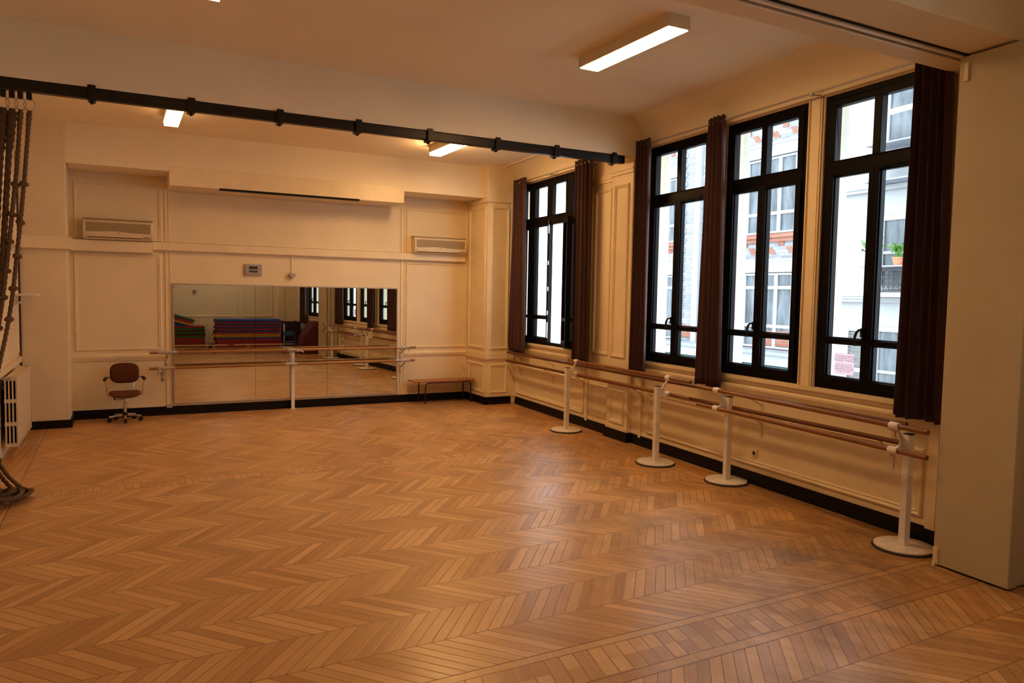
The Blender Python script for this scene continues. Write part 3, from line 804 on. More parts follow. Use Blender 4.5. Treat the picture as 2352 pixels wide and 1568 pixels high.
# centre post
MB().fbox(1.598, 1.646, .065, .105, 0, .86).fbox(1.575, 1.67, .05, .12, 0, .006).build('post', M['white_metal'], parent=tb, bevel=.003)
for z in (.895, .685):
    MB().cyl((1.62, -.10, z-.03), (1.62, -DB, z), .014, 8).build('post_arm', M['tape'], parent=tb, smooth=True)
for u in (-.107, 3.368):
    for zz in ((.690, .835), (.475, .61)):
        uu = u - (.06 if (u < 0 and zz[0] < .6) else 0)
        mb = MB().fbox(uu-.024, uu+.024, 0, .008, zz[0], zz[1])
        mb.build('wall_plate', M['greymetal'], parent=tb, bevel=.002)
        mb = MB().tube([(uu, -.004, zz[1]-.03), (uu, -.10, zz[1]+.01), (uu, -DB, zz[1]+.062)], .010, 8)
        mb.build('bracket_arm', M['greymetal'], parent=tb, smooth=True)
        for z in (zz[0]+.028, zz[1]-.028): MB().cyl((uu, -.006, z), (uu, -.014, z), .010, 8).build('bolt', M['blackplastic'], parent=tb)

# ------------------------------------------------------------------ fixed barre along the window wall
tw = thing('wall_barre', 'dark wooden double barre bracketed along the window wall', 'ballet barre', (0, 0, 0))
XB = 4.95
MB().cyl((XB, 11.04, .853), (XB, 3.762, .884), .020, 16).build('rail', M['bar_red'], parent=tw, smooth=True)
MB().cyl((XB, 11.05, .713), (XB, 3.80, .741), .020, 16).build('rail', M['bar_red'], parent=tw, smooth=True)
for y in (10.87, 9.74, 8.79, 7.40, 5.43, 4.0):
    zu = .853 + (11.04 - y) / 7.28 * .031; zl = zu - .141
    for za, zb_, zr in ((zl, zl+.075, zu), (.475, .62, zl)):
        MB().box((WX-.009, y-.016, za), (WX-.002, y+.016, zb_)).build('wall_plate', M['socket'], parent=tw, bevel=.002)
        MB().tube([(WX-.006, y, zb_-.03), (XB+.02, y, zr-.025), (XB, y, zr-.018)], .0075, 8).build('bracket_arm', M['socket'], parent=tw, smooth=True)

# ------------------------------------------------------------------ portable barres
def portable(A, B, off, up, low, label, ends):
    """A, B: base centres (x, y). off: sideways offset of the rails from the post line"""
    A, B = Vector((*A, 0)), Vector((*B, 0))
    L = (B - A).length; a = math.atan2((B-A).y, (B-A).x)
    t = thing('portable_barre', label, 'ballet barre', A, a, 'portable barres on round white bases')
    s = off                                                     # local y
    for x in (0, L):
        MB().lathe([(0, .004), (.199, .004), (.2, .012), (.2, .022), (.192, .028), (0, .028)], (x, 0, 0), 56).build('base_disc', M['base_white'], parent=t, smooth=True)
        MB().lathe([(.196, 0), (.212, 0), (.213, .008), (.206, .014), (.196, .014)], (x, 0, 0), 56).build('rubber_edge', M['rubber'], parent=t, smooth=True)
        MB().box((x-.028, -.028, .027), (x+.028, .028, .838)).build('post', M['white_metal'], parent=t, bevel=.005)
        MB().box((x-.0285, -.0285, .838), (x+.0285, .0285, .846)).build('post_cap', M['blackplastic'], parent=t, bevel=.003)
        sg = 1 if s > 0 else -1
        prof = [(.028*sg, .80), (.028*sg, .715), (s*.60, .722), (s*.96, low-.012), (s*.96, low+.016), (s*.66, .765), (s*.58, .80), (s*.78, .855), (s*1.02, up-.015), (s*.93, up-.005), (s*.62, .865), (s*.40, .825)]
        m4 = Matrix(((0,1,0,x),(1,0,0,0),(0,0,1,0),(0,0,0,1)))
        mb = MB(); mb.prism([(p[0], p[1]) for p in prof], -.007, .007, 'y', m=Matrix(((0,1,0,x),(1,0,0,0),(0,0,1,0),(0,0,0,1))))
        mb.build('arm_plate', M['white_metal'], parent=t, bevel=.002)
        mb = MB().cyl((x-.032, .0, .80), (x-.026, .0, .80), .017, 14).cyl((x-.036, .0, .80), (x-.030, .0, .80), .010, 10)
        mb.build('knob', M['blackplastic'], parent=t, smooth=True)
        for z in (up, low):
            MB().tube([(x-.038, s, z), (x-.034, s, z), (x+.034, s, z), (x+.038, s, z)], [.025, .028, .028, .025], 16).build('sleeve', M['white_metal'], parent=t, smooth=True)
    for z in (up, low):
        MB().cyl((-ends[0], s, z), (L+ends[1], s, z), .0185, 16).build('rail', M['bar_port'], parent=t, smooth=True)
    return t
M['bar_port'] = wood('varnished_portable_barre_wood', (.20, .085, .034), (.32, .145, .06), .32, (.25, 6, 6))
portable((4.726, 8.598), (4.722, 6.574), .137, .925, .753, 'portable double barre standing under the far windows, its arms turned to the wall', (.22, .385))
portable((4.918, 5.666), (4.838, 3.652), -.150, .908, .733, 'portable double barre standing next to the cream partition, its arms turned into the room', (.30, .27))

# ------------------------------------------------------------------ swivel chair
tc_ = thing('swivel_chair', 'brown upholstered swivel chair with armrests on five casters', 'chair', fw(-.645, .345), FROT)
def P(x, y, z): return Vector((x, y, z))
bk = MB().pad((0, .115, .640), .355, .272, .075, e=.62, n=40, fn=lambda p: Vector((p.x, p.y + .55 * p.x * p.x * -1.0 + .10 * p.z, p.z)))
bk.build('backrest', M['seat'], parent=tc_, smooth=True)
st = MB().pad((0, -.03, .368), .385, .385, .072, e=.62, n=40, fn=lambda p: Vector((p.x, p.z, p.y + .45 * p.x * p.x - .10 * max(0, -p.z - .10))))
st.build('seat', M['seat2'], parent=tc_, smooth=True)
for sx_ in (-1, 1):
    MB().tube([(.105*sx_, .10, .36), (.108*sx_, .135, .40), (.108*sx_, .138, .56)], .006, 8).build('back_support', M['chrome'], parent=tc_, smooth=True)
    arm = MB().tube(catmull([(.19*sx_, -.02, .352), (.208*sx_, -.03, .37), (.216*sx_, -.05, .45), (.232*sx_, -.06, .545), (.23*sx_, -.05, .575), (.21*sx_, .06, .585), (.17*sx_, .12, .58)], 6), .0065, 8).build('armrest', M['chrome'], parent=tc_, smooth=True)
    MB().tube([(.235*sx_, -.085, .565), (.235*sx_, -.08, .575), (.228*sx_, .0, .582), (.215*sx_, .07, .585)], [.014, .021, .020, .014], 12).build('arm_pad', M['blackplastic'], parent=arm, smooth=True)
MB().cyl((0, 0, .25), (0, 0, .345), .013, 14).build('column', M['chrome'], parent=tc_, smooth=True)
MB().lathe([(0, .11), (.024, .11), (.022, .25), (.014, .256), (0, .256)], seg=20).build('column_sleeve', M['chrome'], parent=tc_, smooth=True)
MB().lathe([(0, .062), (.034, .066), (.036, .11), (.026, .122), (0, .122)], seg=20).build('hub', M['blackplastic'], parent=tc_, smooth=True)
MB().box((-.075, -.06, .325), (.075, .06, .342)).build('seat_plate', M['blackplastic'], parent=tc_, bevel=.005)
lv = MB().tube([(-.01, 0, .302), (-.10, -.01, .292), (-.12, -.012, .298)], .0045, 8).build('height_lever', M['chrome'], parent=tc_, smooth=True)
MB().tube([(-.118, -.012, .296), (-.126, -.012, .306), (-.124, -.012, .33)], [.008, .010, .007], 8).build('lever_knob', M['blackplastic'], parent=lv, smooth=True)
for k in range(5):
    a = -PI/2 + 2 * PI * k / 5; c, s_ = math.cos(a), math.sin(a)
    m4 = Matrix.Rotation(a, 4, 'Z')
    mb = MB(); mb.prism([(.02, .070), (.205, .062), (.205, .082), (.02, .100)], -.013, .013, 'y', m=m4)
    mb.build('leg', M['chrome'], parent=tc_, bevel=.004)
    mb = MB(); mb.cyl(m4 @ Vector((.195, -.019, .026)), m4 @ Vector((.195, -.004, .026)), .026, 18); mb.cyl(m4 @ Vector((.195, .004, .026)), m4 @ Vector((.195, .019, .026)), .026, 18)
    mb.cyl(m4 @ Vector((.197, 0, .03)), m4 @ Vector((.197, 0, .066)), .007, 8); mb.box((.175, -.005, .026), (.21, .005, .052), m=m4)
    mb.build('caster', M['blackplastic'], parent=tc_, smooth=True)

# ------------------------------------------------------------------ low bench
tb2 = thing('bench', 'low wooden plank bench on brown tube legs by the corner pillar', 'bench', FLOC, FROT)
mb = MB(); mb.prism([(3.475, -.062), (3.465, -.075), (3.465, -.21), (3.475, -.222), (4.525, -.222), (4.535, -.21), (4.535, -.075), (4.525, -.062)], .352, .372)
mb.prism([(3.475, -.232), (3.465, -.245), (3.465, -.385), (3.478, -.398), (4.522, -.398), (4.535, -.385), (4.535, -.245), (4.525, -.232)], .352, .372)
mb.build('seat', M['benchwood'], parent=tb2, bevel=.004)
for d_ in (.085, .395):
    pts = [(3.655, -d_-.0, 0), (3.655, -d_, .25), (3.657, -d_, .30), (3.668, -d_, .332), (3.70, -d_, .342), (4.42, -d_, .342), (4.445, -d_, .332), (4.456, -d_, .30), (4.458, -d_, .25), (4.458, -d_, 0)]
    MB().tube(pts, .0105, 10).build('leg_frame', M['steelbench'], parent=tb2, smooth=True)

# ------------------------------------------------------------------ radiator on the left wall
trd = thing('radiator', 'cream flat-fronted radiator low on the left wall', 'radiator', FLOC, FROT)
RU0, RU1, RD0, RD1, RZ0, RZ1 = -1.765, -1.645, 1.14, 2.40, .125, .855
MB().fbox(RU1-.018, RU1, RD0, RD1+.012, RZ0, RZ1).fbox(RU0+.012, RU1, RD0, RD1, RZ1-.03, RZ1).fbox(RU0+.012, RU1, RD0, RD1, RZ0, RZ0+.03).build('front_panel', M['radiator'], parent=trd, bevel=.008)
mb = MB()
for k in range(4):
    u = RU0 + .006 + k * .032
    mb.fbox(u, u+.014, RD1-.03, RD1+.012, RZ0, RZ1)
for z in (RZ0, RZ0+.22, RZ0+.46, RZ1-.04): mb.fbox(RU0, RU1, RD1-.03, RD1+.010, z, z+.04)
mb.build('end_grille', M['radiator'], parent=trd, bevel=.004)
MB().fbox(RU0+.005, RU1-.02, RD0+.02, RD1-.035, RZ0+.03, RZ1-.03).build('inner_core', M['dark'], parent=trd)
mb = MB()
for d_ in (1.35, 2.2): mb.fbox(UL, RU0+.03, d_-.02, d_+.02, .20, .24).fbox(UL, RU0+.03, d_-.02, d_+.02, .70, .74)
mb.build('wall_hook', M['radiator'], parent=trd)
mb = MB(); mb.cyl((RU0+.05, -RD1-.01, .84), (RU0+.05, -RD1-.035, .84), .014, 12); mb.cyl((RU0+.05, -RD1-.03, .84), (RU0-.02, -RD1-.03, .84), .008, 10)
mb.build('valve', M['greymetal'], parent=trd, smooth=True)

# thin dark pipe in the corner of the left wall
tag(fbuild(MB().tube([(UL+.022, -.625, .0), (UL+.022, -.625, 3.42)], .009, 10), 'pipe', M['steelbench'], smooth=True), 'thin dark pipe running up the corner beside the left pilaster', 'pipe')
# little bracket shelf
tsh = thing('wall_shelf', 'small white bracket shelf high on the left wall', 'shelf', FLOC, FROT)
MB().fbox(UL, -1.555, .72, 1.15, 1.680, 1.698).build('board', M['white_metal'], parent=tsh, bevel=.003)
for d_ in (.82, 1.05):
    mb = MB().fbox(UL, UL+.006, d_-.012, d_+.012, 1.54, 1.68).fbox(UL, -1.60, d_-.012, d_+.012, 1.674, 1.680)
    mb.tube([(UL+.004, -d_, 1.56), (UL+.10, -d_, 1.63), (-1.62, -d_, 1.672)], .006, 6)
    mb.build('bracket', M['white_metal'], parent=tsh)

# ------------------------------------------------------------------ air conditioners
def aircon(u0, u1, label):
    w = u1 - u0
    t = thing('air_conditioner', label, 'air conditioner', fw((u0+u1)/2, 0, 2.432), FROT, 'wall air conditioners above the trunking')
    h = .262; hw = w/2
    prof = [(0, 0), (-.10, .0), (-.165, .030), (-.182, .075), (-.182, .205), (-.168, .238), (-.14, h), (0, h)]
    MB().prism(prof, -hw, hw, 'x').build('casing', M['ac'], parent=t, bevel=.006)
    # grille with a wavy lower edge
    n = 30; g = MB(); zt = .225
    def wave(s): return .098 + .016 * math.exp(-((s-.42)/.22)**2) - .004 * s
    pts = [(-hw+.03 + (w-.06) * i / n, wave(i / n)) for i in range(n + 1)] + [(hw-.03, zt), (-hw+.03, zt)]
    g.prism(pts, -.1815, -.186, 'y'); g.build('front_grille', M['acgrille'], parent=t)
    MB().box((-hw+.05, -.187, .034), (hw-.14, -.155, .058)).build('air_flap', M['ac'], parent=t, bevel=.003)
    MB().box((-hw+.05, -.181, .026), (hw-.14, -.150, .031)).build('outlet_slot', M['dark'], parent=t)
    MB().box((hw-.115, -.187, .036), (hw-.055, -.170, .050)).build('label_strip', M['acgrille'], parent=t)
    mb = MB().box((hw-.042, -.187, .036), (hw-.032, -.170, .046)).box((-.02, -.187, .088), (.02, -.180, .092)); mb.build('indicator', M['dark'], parent=t)
    MB().box((-hw-.004, -.150, h), (hw+.004, -.02, h+.016)).build('top_grille', M['acgrille'], parent=t, bevel=.003)
    return t
aircon(-1.105, -.275, 'ivory wall air conditioner on the left, above the chair')
aircon(3.53, 4.44, 'ivory wall air conditioner on the right, above the bench')

# control box and detector over the mirror
tcx = thing('control_box', 'grey wall box with a small dark display above the mirror', 'control box', FLOC, FROT)
MB().fbox(.945, 1.185, 0, .035, 2.008, 2.172).build('housing', M['panelgrey'], parent=tcx, bevel=.004)
MB().fbox(.96, 1.15, .033, .040, 2.02, 2.16).build('face_plate', M['panelgrey'], parent=tcx, bevel=.002)
mb = MB()
for r_ in range(2):
    z0 = 2.100 if r_ == 0 else 2.052
    for k in range(4 if r_ == 0 else 3):
        a = 1.003 + k * (.030 if r_ == 0 else .040)
        mb.fbox(a, a + (.026 if r_ == 0 else .036), .039, .043, z0, z0 + (.040 if r_ == 0 else .024))
mb.build('display', M['display'], parent=tcx)
mb = MB()
for a in (.953, 1.177):
    for z in (2.018, 2.162): mb.cyl((a, -.034, z), (a, -.038, z), .005, 8)
mb.build('screw', M['greymetal'], parent=tcx)
def detector(u, d, z, ztop, label, flip=1):
    t = thing('motion_detector', label, 'detector', fw(u, d, z), FROT if flip > 0 else FROT + PI)
    MB().box((-.008, -.012, .075), (.008, 0, ztop - z)).build('cable_duct', M['trim'], parent=t, bevel=.002)
    mb = MB(); mb.prism([(-.060, .06), (-.052, .068), (0, .085), (.052, .068), (.060, .06), (.02, .012), (0, 0), (-.02, .012)], 0, -.075, 'y')
    mb.build('sensor_body', M['panelgrey'], parent=t, bevel=.006)
detector(1.625, 0, 1.975, 2.325, 'small grey wedge-shaped detector hanging above the mirror')
detector(1.36, 12.75, 1.68, 2.2, 'small wedge detector on the back wall, seen in the mirror', -1)

# sockets
ts = thing('power_socket', 'square ivory socket low on the window wall behind the barres', 'socket', (WX, 5.505, .303), 0)
MB().box((-.012, -.040, -.040), (0, .040, .040)).build('plate', M['socket'], parent=ts, bevel=.003)
MB().tube([(-.0115, 0, 0), (-.0145, 0, 0)], .022, 20).build('ring_rim', M['acgrille'], parent=ts)
MB().tube([(-.0135, 0, 0), (-.0155, 0, 0)], .015, 16).build('well', M['dark'], parent=ts)
ts = thing('wall_plug', 'small brass-coloured plug hook on the far wall above the bench end', 'socket', fw(4.50, 0, .50), FROT)
MB().box((-.018, -.014, .0), (.018, 0, .08)).build('plate', M['socket'], parent=ts, bevel=.004)
MB().tube([(0, -.012, .04), (0, -.03, .03), (.004, -.03, -.02), (.01, -.012, -.08)], [.009, .010, .006, .003], 8).build('cord', M['socket'], parent=ts, smooth=True)

# =================================================================== behind the camera (mirror contents)
matc = {'red': (.30, .022, .03), 'brick': (.30, .035, .025), 'blue': (.016, .07, .26), 'green': (.02, .16, .03), 'yellow': (.52, .30, .02), 'teal': (.02, .12, .075), 'dark': (.085, .012, .015)}
for k, c in matc.items(): M['mat_' + k] = mat(k + '_vinyl_mat', c, .5, var=.12, scale=4)
ordn = ['bottom', 'second', 'third', 'fourth', 'fifth', 'sixth', 'seventh', 'eighth', 'ninth', 'tenth', 'eleventh', 'twelfth', 'thirteenth', 'fourteenth', 'fifteenth', 'sixteenth', 'seventeenth', 'eighteenth']
def gmat(u0, u1, d0, d1, z, h, key, label, group, tilt=0):
    uc, dc = (u0+u1)/2, (d0+d1)/2
    o = MB().box((-(u1-u0)/2, -(d1-d0)/2, 0), ((u1-u0)/2, (d1-d0)/2, h)).build('gym_mat', M['mat_' + key], bevel=min(.012, h*.35))
    o.location = fw(uc, dc, z); o.rotation_euler = (0, tilt, FROT)
    cn = {'brick': 'orange-red', 'dark': 'dark red', 'teal': 'dark green'}.get(key, key)
    tag(o, label % cn, 'gym mat', group)
left = ['brick', 'brick', 'brick', 'brick', 'brick', 'green', 'dark', 'green', 'dark', 'green', 'red']
z = .10; rr = random.Random(4)
for i, k in enumerate(left):
    h = .055 if k in ('green',) else .05
    du = rr.uniform(-.012, .012)
    gmat(-.45+du, 1.56+du, 11.95, 12.62, z, h, k, '%s gym mat, ' + ordn[i] + ' from the floor in the left stack shown by the mirror', 'gym mats of the left stack')
    z += h + .0035
zl = z
th = math.radians(16)
tb_ = zl
# wedge of four slanting mats on the left stack
o = MB(); o.prism([(-.40, 0), (1.15, 0), (-.40, .46)], -.33, .33, 'y')
o = o.build('foam_wedge', M['mat_blue'], bevel=.008); o.location = fw(0, 12.28, zl + .002); o.rotation_euler = (0, 0, FROT)
tag(o, 'blue foam wedge lying on the left mat stack shown by the mirror', 'foam wedge')
for i, k in enumerate(['yellow', 'red', 'teal']):
    h = .058; off = .010 + i * .064
    uc = .40 + off * math.sin(th) ; zc = zl + .245 + off
    oo = MB().box((-.83, -.33, 0), (.83, .33, h)).build('gym_mat', M['mat_' + k], bevel=.012)
    oo.location = fw(uc + .02 * i, 12.28, zc - .02); oo.rotation_euler = (0, math.radians(16.6), FROT)
    tag(oo, ['yellow', 'red', 'dark green'][i] + ' gym mat slanting on the foam wedge shown by the mirror', 'gym mat', 'slanting gym mats')
right = ['brick', 'brick', 'red', 'brick', 'red', 'blue', 'yellow', 'yellow', 'yellow', 'red', 'blue', 'red', 'blue', 'red', 'blue', 'red', 'blue']
z = .09
for i, k in enumerate(right):
    h = {'yellow': .030, 'blue': .042, 'red': .052}.get(k, .05)
    if i == len(right)-1: h = .075
    du = rr.uniform(-.045, .03) - (.05 if k == 'yellow' else 0)
    gmat(1.80+du, 3.60+du, 11.25 + rr.uniform(-.02, .02), 11.95, z, h, k, '%s gym mat, ' + ordn[i] + ' from the floor in the wide stack shown by the mirror', 'gym mats of the wide stack')
    z += h + .003
def trolley(u0, u1, d0, d1, h, label):
    t = thing('mat_trolley', label, 'trolley', FLOC, FROT, 'mat trolleys under the stacks')
    MB().fbox(u0, u1, d0, d1, .06, .088).build('deck', M['pinebench'], parent=t)
    for a in (u0+.1, u1-.1):
        for d_ in (d0+.08, d1-.08): MB().lathe([(0, 0), (.025, .006), (.03, .03), (.025, .054), (0, .06)], (a, -d_, 0), 12).build('caster', M['blackplastic'], parent=t, smooth=True)
    MB().cyl((u1+.02, -d0-.01, .06), (u1+.02, -d0-.01, h), .018, 10).build('upright', M['white_metal'], parent=t, smooth=True)
trolley(-.5, 1.60, 11.93, 12.64, .78, 'mat trolley with a white upright under the left stack shown by the mirror')
trolley(1.70, 3.66, 11.24, 11.97, .80, 'mat trolley with a white upright under the wide stack shown by the mirror')
for u0, u1, lab in ((.2, 2.02, 'low narrow bench before the left mat stack shown by the mirror'), (2.16, 3.82, 'low narrow bench before the wide mat stack shown by the mirror')):
    t = thing('balance_bench', lab, 'bench', FLOC, FROT, 'low benches before the mats')
    MB().fbox(u0, u1, 10.42, 10.62, .225, .25).build('seat', M['pinebench'], parent=t, bevel=.004)
    for a in (u0+.38, u1-.38):
        MB().fbox(a-.025, a+.025, 10.43, 10.61, 0, .225).build('leg', M['pinebench'], parent=t, bevel=.004)
# blue folding chair
t = thing('folding_chair', 'blue metal folding chair beside the mats shown by the mirror', 'chair', fw(3.60, 10.05), FROT + PI)
mb = MB(); mb.tube(catmull([(-.15, -.14, .0), (-.15, .03, .36), (-.15, .08, .58), (-.13, .085, .62), (.13, .085, .62), (.15, .08, .58), (.15, .03, .36), (.15, -.14, 0)], 6), .010, 8)
mb.build('front_frame', M['blueplastic'], parent=t, smooth=True)
MB().tube([(-.13, .16, 0), (-.13, -.10, .33), (.13, -.10, .33), (.13, .16, 0)], .009, 8).build('rear_frame', M['blueplastic'], parent=t, smooth=True)
MB().pad((0, -.04, .345), .27, .27, .022, e=.5, fn=lambda p: Vector((p.x, p.z, p.y))).build('seat', M['blueplastic'], parent=t, smooth=True)
MB().pad((0, .083, .56), .28, .13, .02, e=.5).build('backrest', M['blueplastic'], parent=t, smooth=True)
# burgundy cloth over a piano-like box and a dark cloth over a low box
m, nt, b = newmat('burgundy_patterned_cloth')
vo = nt.nodes.new('ShaderNodeTexVoronoi'); vo.inputs['Scale'].default_value = 34; tcn = nt.nodes.new('ShaderNodeTexCoord'); nt.links.new(tcn.outputs['Object'], vo.inputs['Vector'])
r1 = ramp(nt, vo.outputs['Distance'], [(.2, (.06, .010, .022)), (.6, (.145, .030, .055))]); nt.links.new(r1.outputs[0], b.inputs['Base Color']); b.inputs['Roughness'].default_value = .8
M['burgundy'] = m
def drape(name, prof, d0, d1, m, label, cat, seed):
    """cloth over a form: profile (u, z) from the left hem over the top to the right hem, falls at both ends"""
    rn = random.Random(seed); ph = rn.uniform(0, 6)
    pts = catmull([Vector((p[0], 0, p[1])) for p in prof], 8); n = len(pts) - 1; zt = max(p.z for p in pts)
    mb = MB()
    def fn(s, v):
        p = pts[round(s * n)]; k = max(0, 1 - p.z / zt)
        return (p.x + .025 * k * math.sin(v * 17 + ph), -(d0 + (d1 - d0) * v), p.z)
    mb.grid(fn, n, 20)
    for dd, sg in ((d0, 1), (d1, -1)):
        def fs(s, v, dd=dd, sg=sg):
            p = pts[round(s * n)]; z = p.z * (1 - v) + .015 * v
            return (p.x, -dd + sg * (.012 + .022 * math.sin(s * 30 + ph)) * v, z)
        mb.grid(fs, n, 12)
    return tag(mb.build(name, m, loc=FLOC, rotz=FROT, smooth=True), label, cat)
drape('draped_piano', [(3.86, .02), (3.90, .20), (3.97, .45), (4.03, .55), (4.26, .86), (4.33, .905), (4.62, .905), (4.66, .86), (4.67, .02)], 9.80, 10.55, M['burgundy'], 'piece of furniture under a burgundy cloth shown by the mirror', 'draped furniture', 2)
M['darkcloth'] = mat('dark_plum_cloth', (.035, .018, .028), .85, var=.2, scale=6)
drape('draped_box', [(3.80, .02), (3.80, .78), (3.84, .83), (4.16, .83), (4.20, .78), (4.21, .02)], 11.42, 12.37, M['darkcloth'], 'low box under a dark cloth shown by the mirror', 'draped furniture', 5)

# =================================================================== outside
FX = 14.0
bb_ = thing('brick_apartment_building', 'grey and red brick building with white windows across the courtyard', 'building', (FX, 0, 0))
T = bb_
def part(mb, name, m, parent=T, **k): return mb.build(name, m, parent=parent, **k)
part(MB().box((.02, 13.28, -4), (.6, 22.0, 7.6)), 'brick_wall', M['brick'])
def bays(y0, n, zs, zh, trz, low, pw=.575):
    for k in range(n):
        a = y0 + k * pw; b = a + pw
        f = MB(); ring(f, a, b, zs, zh, .055, .055, .05, .05, -.04, .04)
        for zz in trz: f.box((-.035, a, zz-.04), (.03, b, zz+.04))
        o = part(f, 'window', M['whitepaint'])
        MB().box((-.004, a+.04, zs+.04), (.014, b-.04, zh-.04)).build('pane', M['farpane'], parent=o)
        if (k * 7 + int(zs * 3)) % 3 == 0: MB().box((.015, a+.08, zs+.05), (.018, a+.34, zh-.06)).build('curtain', M['voile'], parent=o)
for zoff in (0, 2.95, -2.95):
    for y0, n in ((13.36, 5), (18.75, 5)):
        bays(y0, n, .53+zoff, 2.46+zoff, (2.09+zoff, 1.10+zoff) if zoff != 2.95 else (1.04+zoff,), True)
    for y0, y1 in ((13.3, 16.3), (18.6, 21.8)):
        part(MB().box((-.10, y0, 2.48+zoff), (.02, y1, 2.80+zoff)).box((-.14, y0, 2.76+zoff), (.02, y1, 2.82+zoff)), 'lintel', M['whitepaint'])
        if zoff < 2: part(MB().box((-.10, y0, 3.36+zoff), (.02, y1, 3.46+zoff)).box((-.05, y0, 3.26+zoff), (.02, y1, 3.36+zoff)), 'brick_sill', M['redbrick'])
        mb = MB()
        for k in range(9):
            y = y0 + .15 + k * .66
            if y > y1 - .2: break
            z = 3.02 + zoff
            mb.box((.008, y-.10, z-.01), (.022, y+.10, z+.045)).box((.008, y-.16, z-.070), (.022, y+.06, z-.018)).box((.008, y-.04, z+.052), (.022, y+.15, z+.105))
            mb.box((.0, y+.22, z+.14), (.022, y+.42, z+.24))
        part(mb, 'red_brick_pattern', M['redbrick'])
part(MB().box((-.06, 17.62, -4), (.02, 17.86, 7.6)), 'pilaster_strip', M['whitepaint'])
mb = MB()
for k in range(60): mb.box((-.03, 18.32 + (.10 if k % 2 else 0), -.2 + k * .14), (.025, 18.52, -.08 + k * .14)).box((-.03, 16.50, -.2 + k * .14), (.025, 16.78 - (.10 if k % 2 else 0), -.08 + k * .14))
part(mb, 'quoin', M['facade'])
part(MB().box((-.7, 13.3, .42), (.02, 21.9, .50)), 'zinc_ledge', M['zinc'])
part(MB().box((-.62, 13.3, .16), (.02, 21.9, .42)), 'fascia', M['facade'])
mb = MB(); mb.prism([(-.55, .15), (-1.3, -.35), (-1.3, -.45), (-.5, -.45)], 13.3, 21.9, 'y'); part(mb, 'awning', M['teal'])
part(MB().box((-.02, 17.0, .62), (.02, 18.3, .98)).box((-.02, 13.3, .60), (.008, 15.3, .98)), 'red_panel', M['redbrick'])

cbld = thing('cream_apartment_building', 'pale rendered building with cornices and a balcony across the courtyard', 'building', (FX, 0, 0)); T = cbld
part(MB().box((-.05, 7.0, -4), (.6, 13.25, 7.6)), 'rendered_wall', M['facade'], parent=cbld)
for z in (4.26, 1.87): part(MB().box((-.18, 7.0, z-.10), (-.05, 13.25, z-.01)).box((-.22, 7.0, z-.03), (-.05, 13.25, z)), 'cornice', M['facade'], parent=cbld)
part(MB().box((-.06, 11.62, 1.9), (-.045, 13.2, 2.05)).box((-.06, 11.5, 4.28), (-.045, 13.2, 4.55)), 'damp_stain', M['stone'], parent=cbld)
for zs, zh in ((5.06, 6.6), (2.05, 3.62), (-.7, 1.24)):
    a, b = 9.9, 11.42
    f = MB(); ring(f, a, b, zs, zh, .07, .07, .06, .10, -.10, .0); f.box((-.09, (a+b)/2-.05, zs), (0, (a+b)/2+.05, zh)); f.box((-.085, a, (zs+zh)/2-.03), (0, b, (zs+zh)/2+.03))
    o = part(f, 'window', M['whitepaint'], parent=cbld)
    MB().box((-.06, a+.05, zs+.04), (-.05, b-.05, zh-.05)).build('pane', M['farpane'], parent=o)
    MB().box((-.066, a+.08, zs+.05), (-.061, a+.42, zh-.08)).build('curtain', M['voile'], parent=o)
sh = MB(); ring(sh, 11.55, 12.22, -.75, 1.22, .08, .08, .10, .10, -.11, -.05); sh.box((-.11, 11.55, .20), (-.05, 12.22, .30))
sh = part(sh, 'shutter', M['shutter'], parent=cbld)
mb = MB()
for k in range(24): mb.box((-.10, 11.63, -.64 + k * .074), (-.06, 12.14, -.61 + k * .074))
mb.build('slat', M['shuttergap'], parent=sh)
gr = MB()
for k in range(15): gr.box((-.40, 9.8 + k * .113, 2.0), (-.385, 9.815 + k * .113, 2.42))
for k in range(14):
    for zz in (2.12, 2.30): gr.tube([(-.392, 9.865 + k * .113 + .045 * math.cos(a), zz + .05 * math.sin(a)) for a in [2*PI*i/8 for i in range(8)]], .009, 5, closed=True)
gr.box((-.41, 9.78, 2.42), (-.36, 11.45, 2.50)).box((-.41, 9.78, 1.98), (-.375, 11.45, 2.02))
part(gr, 'balcony_railing', M['iron'], parent=cbld)
part(MB().box((-.45, 9.7, 1.88), (-.05, 11.45, 1.98)), 'balcony_slab', M['facade'], parent=cbld)
part(MB().box((-.70, 9.7, 2.50), (-.05, 11.45, 2.53)).box((-.70, 9.9, 4.27), (-.05, 11.42, 4.30)).box((-.70, 9.9, 5.03), (-.05, 11.42, 5.06)), 'window_board', M['zinc'], parent=cbld)
def potplant(y, z, h, key, label, n, sp):
    t = thing('potted_plant', label, 'plant', (FX-.56, y, z+.004), 0, 'plants on the window boards across the courtyard')
    MB().lathe([(0, 0), (.085, 0), (.11, .13), (.12, .13), (.12, .16), (0, .16)], seg=16).build('pot', M['terracotta'], parent=t, smooth=True)
    r = random.Random(int(y * 100)); mb = MB()
    for i in range(n):
        a = r.uniform(0, 2*PI); e = r.uniform(.2, 1); top = Vector((sp*e*math.cos(a)*.6, sp*e*math.sin(a), .16 + h * r.uniform(.3, 1)))
        base = Vector((r.uniform(-.05, .05), r.uniform(-.05, .05), .14)); mid = base.lerp(top, .6) + Vector((0, 0, .06))
        mb.tube([base, mid, top], .004, 4)
        for q in range(5):
            c = mid.lerp(top, q / 4); l = r.uniform(.04, .09); dr = Vector((r.uniform(-1, 1), r.uniform(-1, 1), r.uniform(-.3, .8))).normalized(); sd_ = dr.cross(Vector((0, 0, 1))).normalized() * l * .3
            mb.face([c, c + dr*l*.5 + sd_, c + dr*l, c + dr*l*.5 - sd_])
    mb.build('foliage', M[key], parent=t, weld=False)
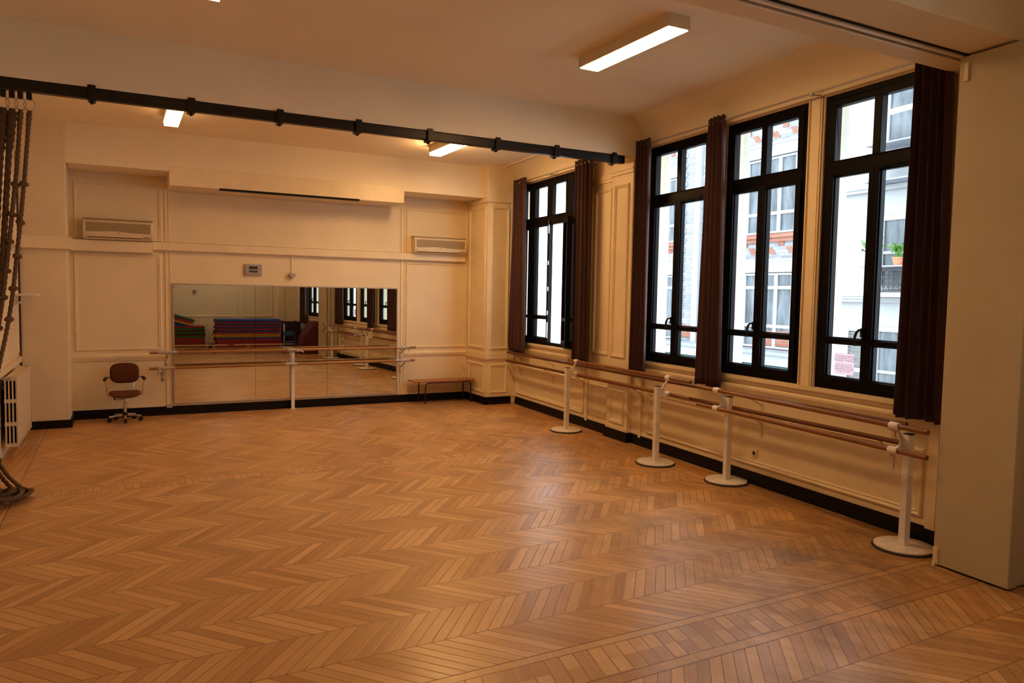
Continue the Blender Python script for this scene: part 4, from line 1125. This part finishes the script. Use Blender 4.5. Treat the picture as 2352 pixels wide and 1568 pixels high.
potplant(11.22, 2.53, .40, 'leaf', 'bushy green plant at the balcony corner across the courtyard', 46, .34)
potplant(10.60, 2.53, .26, 'leaf', 'shorter green plant further right on the balcony across the courtyard', 40, .24)
potplant(11.15, 4.30, .42, 'dryleaf', 'dry straggly plant on the upper window ledge across the courtyard', 70, .38)
potplant(11.20, 5.06, .20, 'leaf', 'tiny plant on the topmost window ledge across the courtyard', 14, .12)
# neighbouring pale block seen through the far window, and the courtyard ground
tag(MB().box((13.2, 22.2, -4), (22.0, 48, 6.9)).build('pale_neighbouring_building', M['stone']), 'plain pale building beyond the open far window', 'building')
struct(MB().box((5.5, -12, -4.2), (26, 50, -4.0)).build('ground', M['asphalt']))

# =================================================================== light
wd = bpy.data.worlds.new('overcast_sky'); SC.world = wd; wd.use_nodes = True
nt = wd.node_tree; bg = nt.nodes['Background']
tcw = nt.nodes.new('ShaderNodeTexCoord'); sx = nt.nodes.new('ShaderNodeSeparateXYZ'); nt.links.new(tcw.outputs['Generated'], sx.inputs[0])
rw = ramp(nt, sx.outputs[2], [(0, (.78, .88, 1.0)), (1, (.86, .94, 1.0))]); nt.links.new(rw.outputs[0], bg.inputs[0]); bg.inputs[1].default_value = 6.6

# =================================================================== camera
F = 1704.5284; yaw, pitch, roll = math.radians(24.4692), math.radians(3.6423), math.radians(1.0378)
f = Vector((math.sin(yaw)*math.cos(pitch), math.cos(yaw)*math.cos(pitch), -math.sin(pitch)))
r = Vector((math.cos(yaw), -math.sin(yaw), 0)); u_ = r.cross(f)
c, s = math.cos(roll), math.sin(roll)
R_, U_ = c*r + s*u_, -s*r + c*u_
cam = bpy.data.cameras.new('camera'); co = bpy.data.objects.new('camera', cam); COL.objects.link(co)
cam.sensor_fit = 'HORIZONTAL'; cam.sensor_width = 36.0; cam.lens = F * 36.0 / 2352.0; cam.clip_start = .05; cam.clip_end = 200
mw = Matrix.Identity(4)
for i in range(3): mw[i][0], mw[i][1], mw[i][2] = R_[i], U_[i], -f[i]
mw[0][3], mw[1][3], mw[2][3] = 0, 0, 1.8
co.matrix_world = mw
SC.camera = co

SC.view_settings.view_transform = 'Standard'
SC.view_settings.look = 'Medium High Contrast'
SC.view_settings.exposure = -0.19
SC.cycles.max_bounces = 10; SC.cycles.diffuse_bounces = 6; SC.cycles.glossy_bounces = 5; SC.cycles.transparent_max_bounces = 12
SC.cycles.use_denoising = True
SC.cycles.sample_clamp_indirect = 6.0
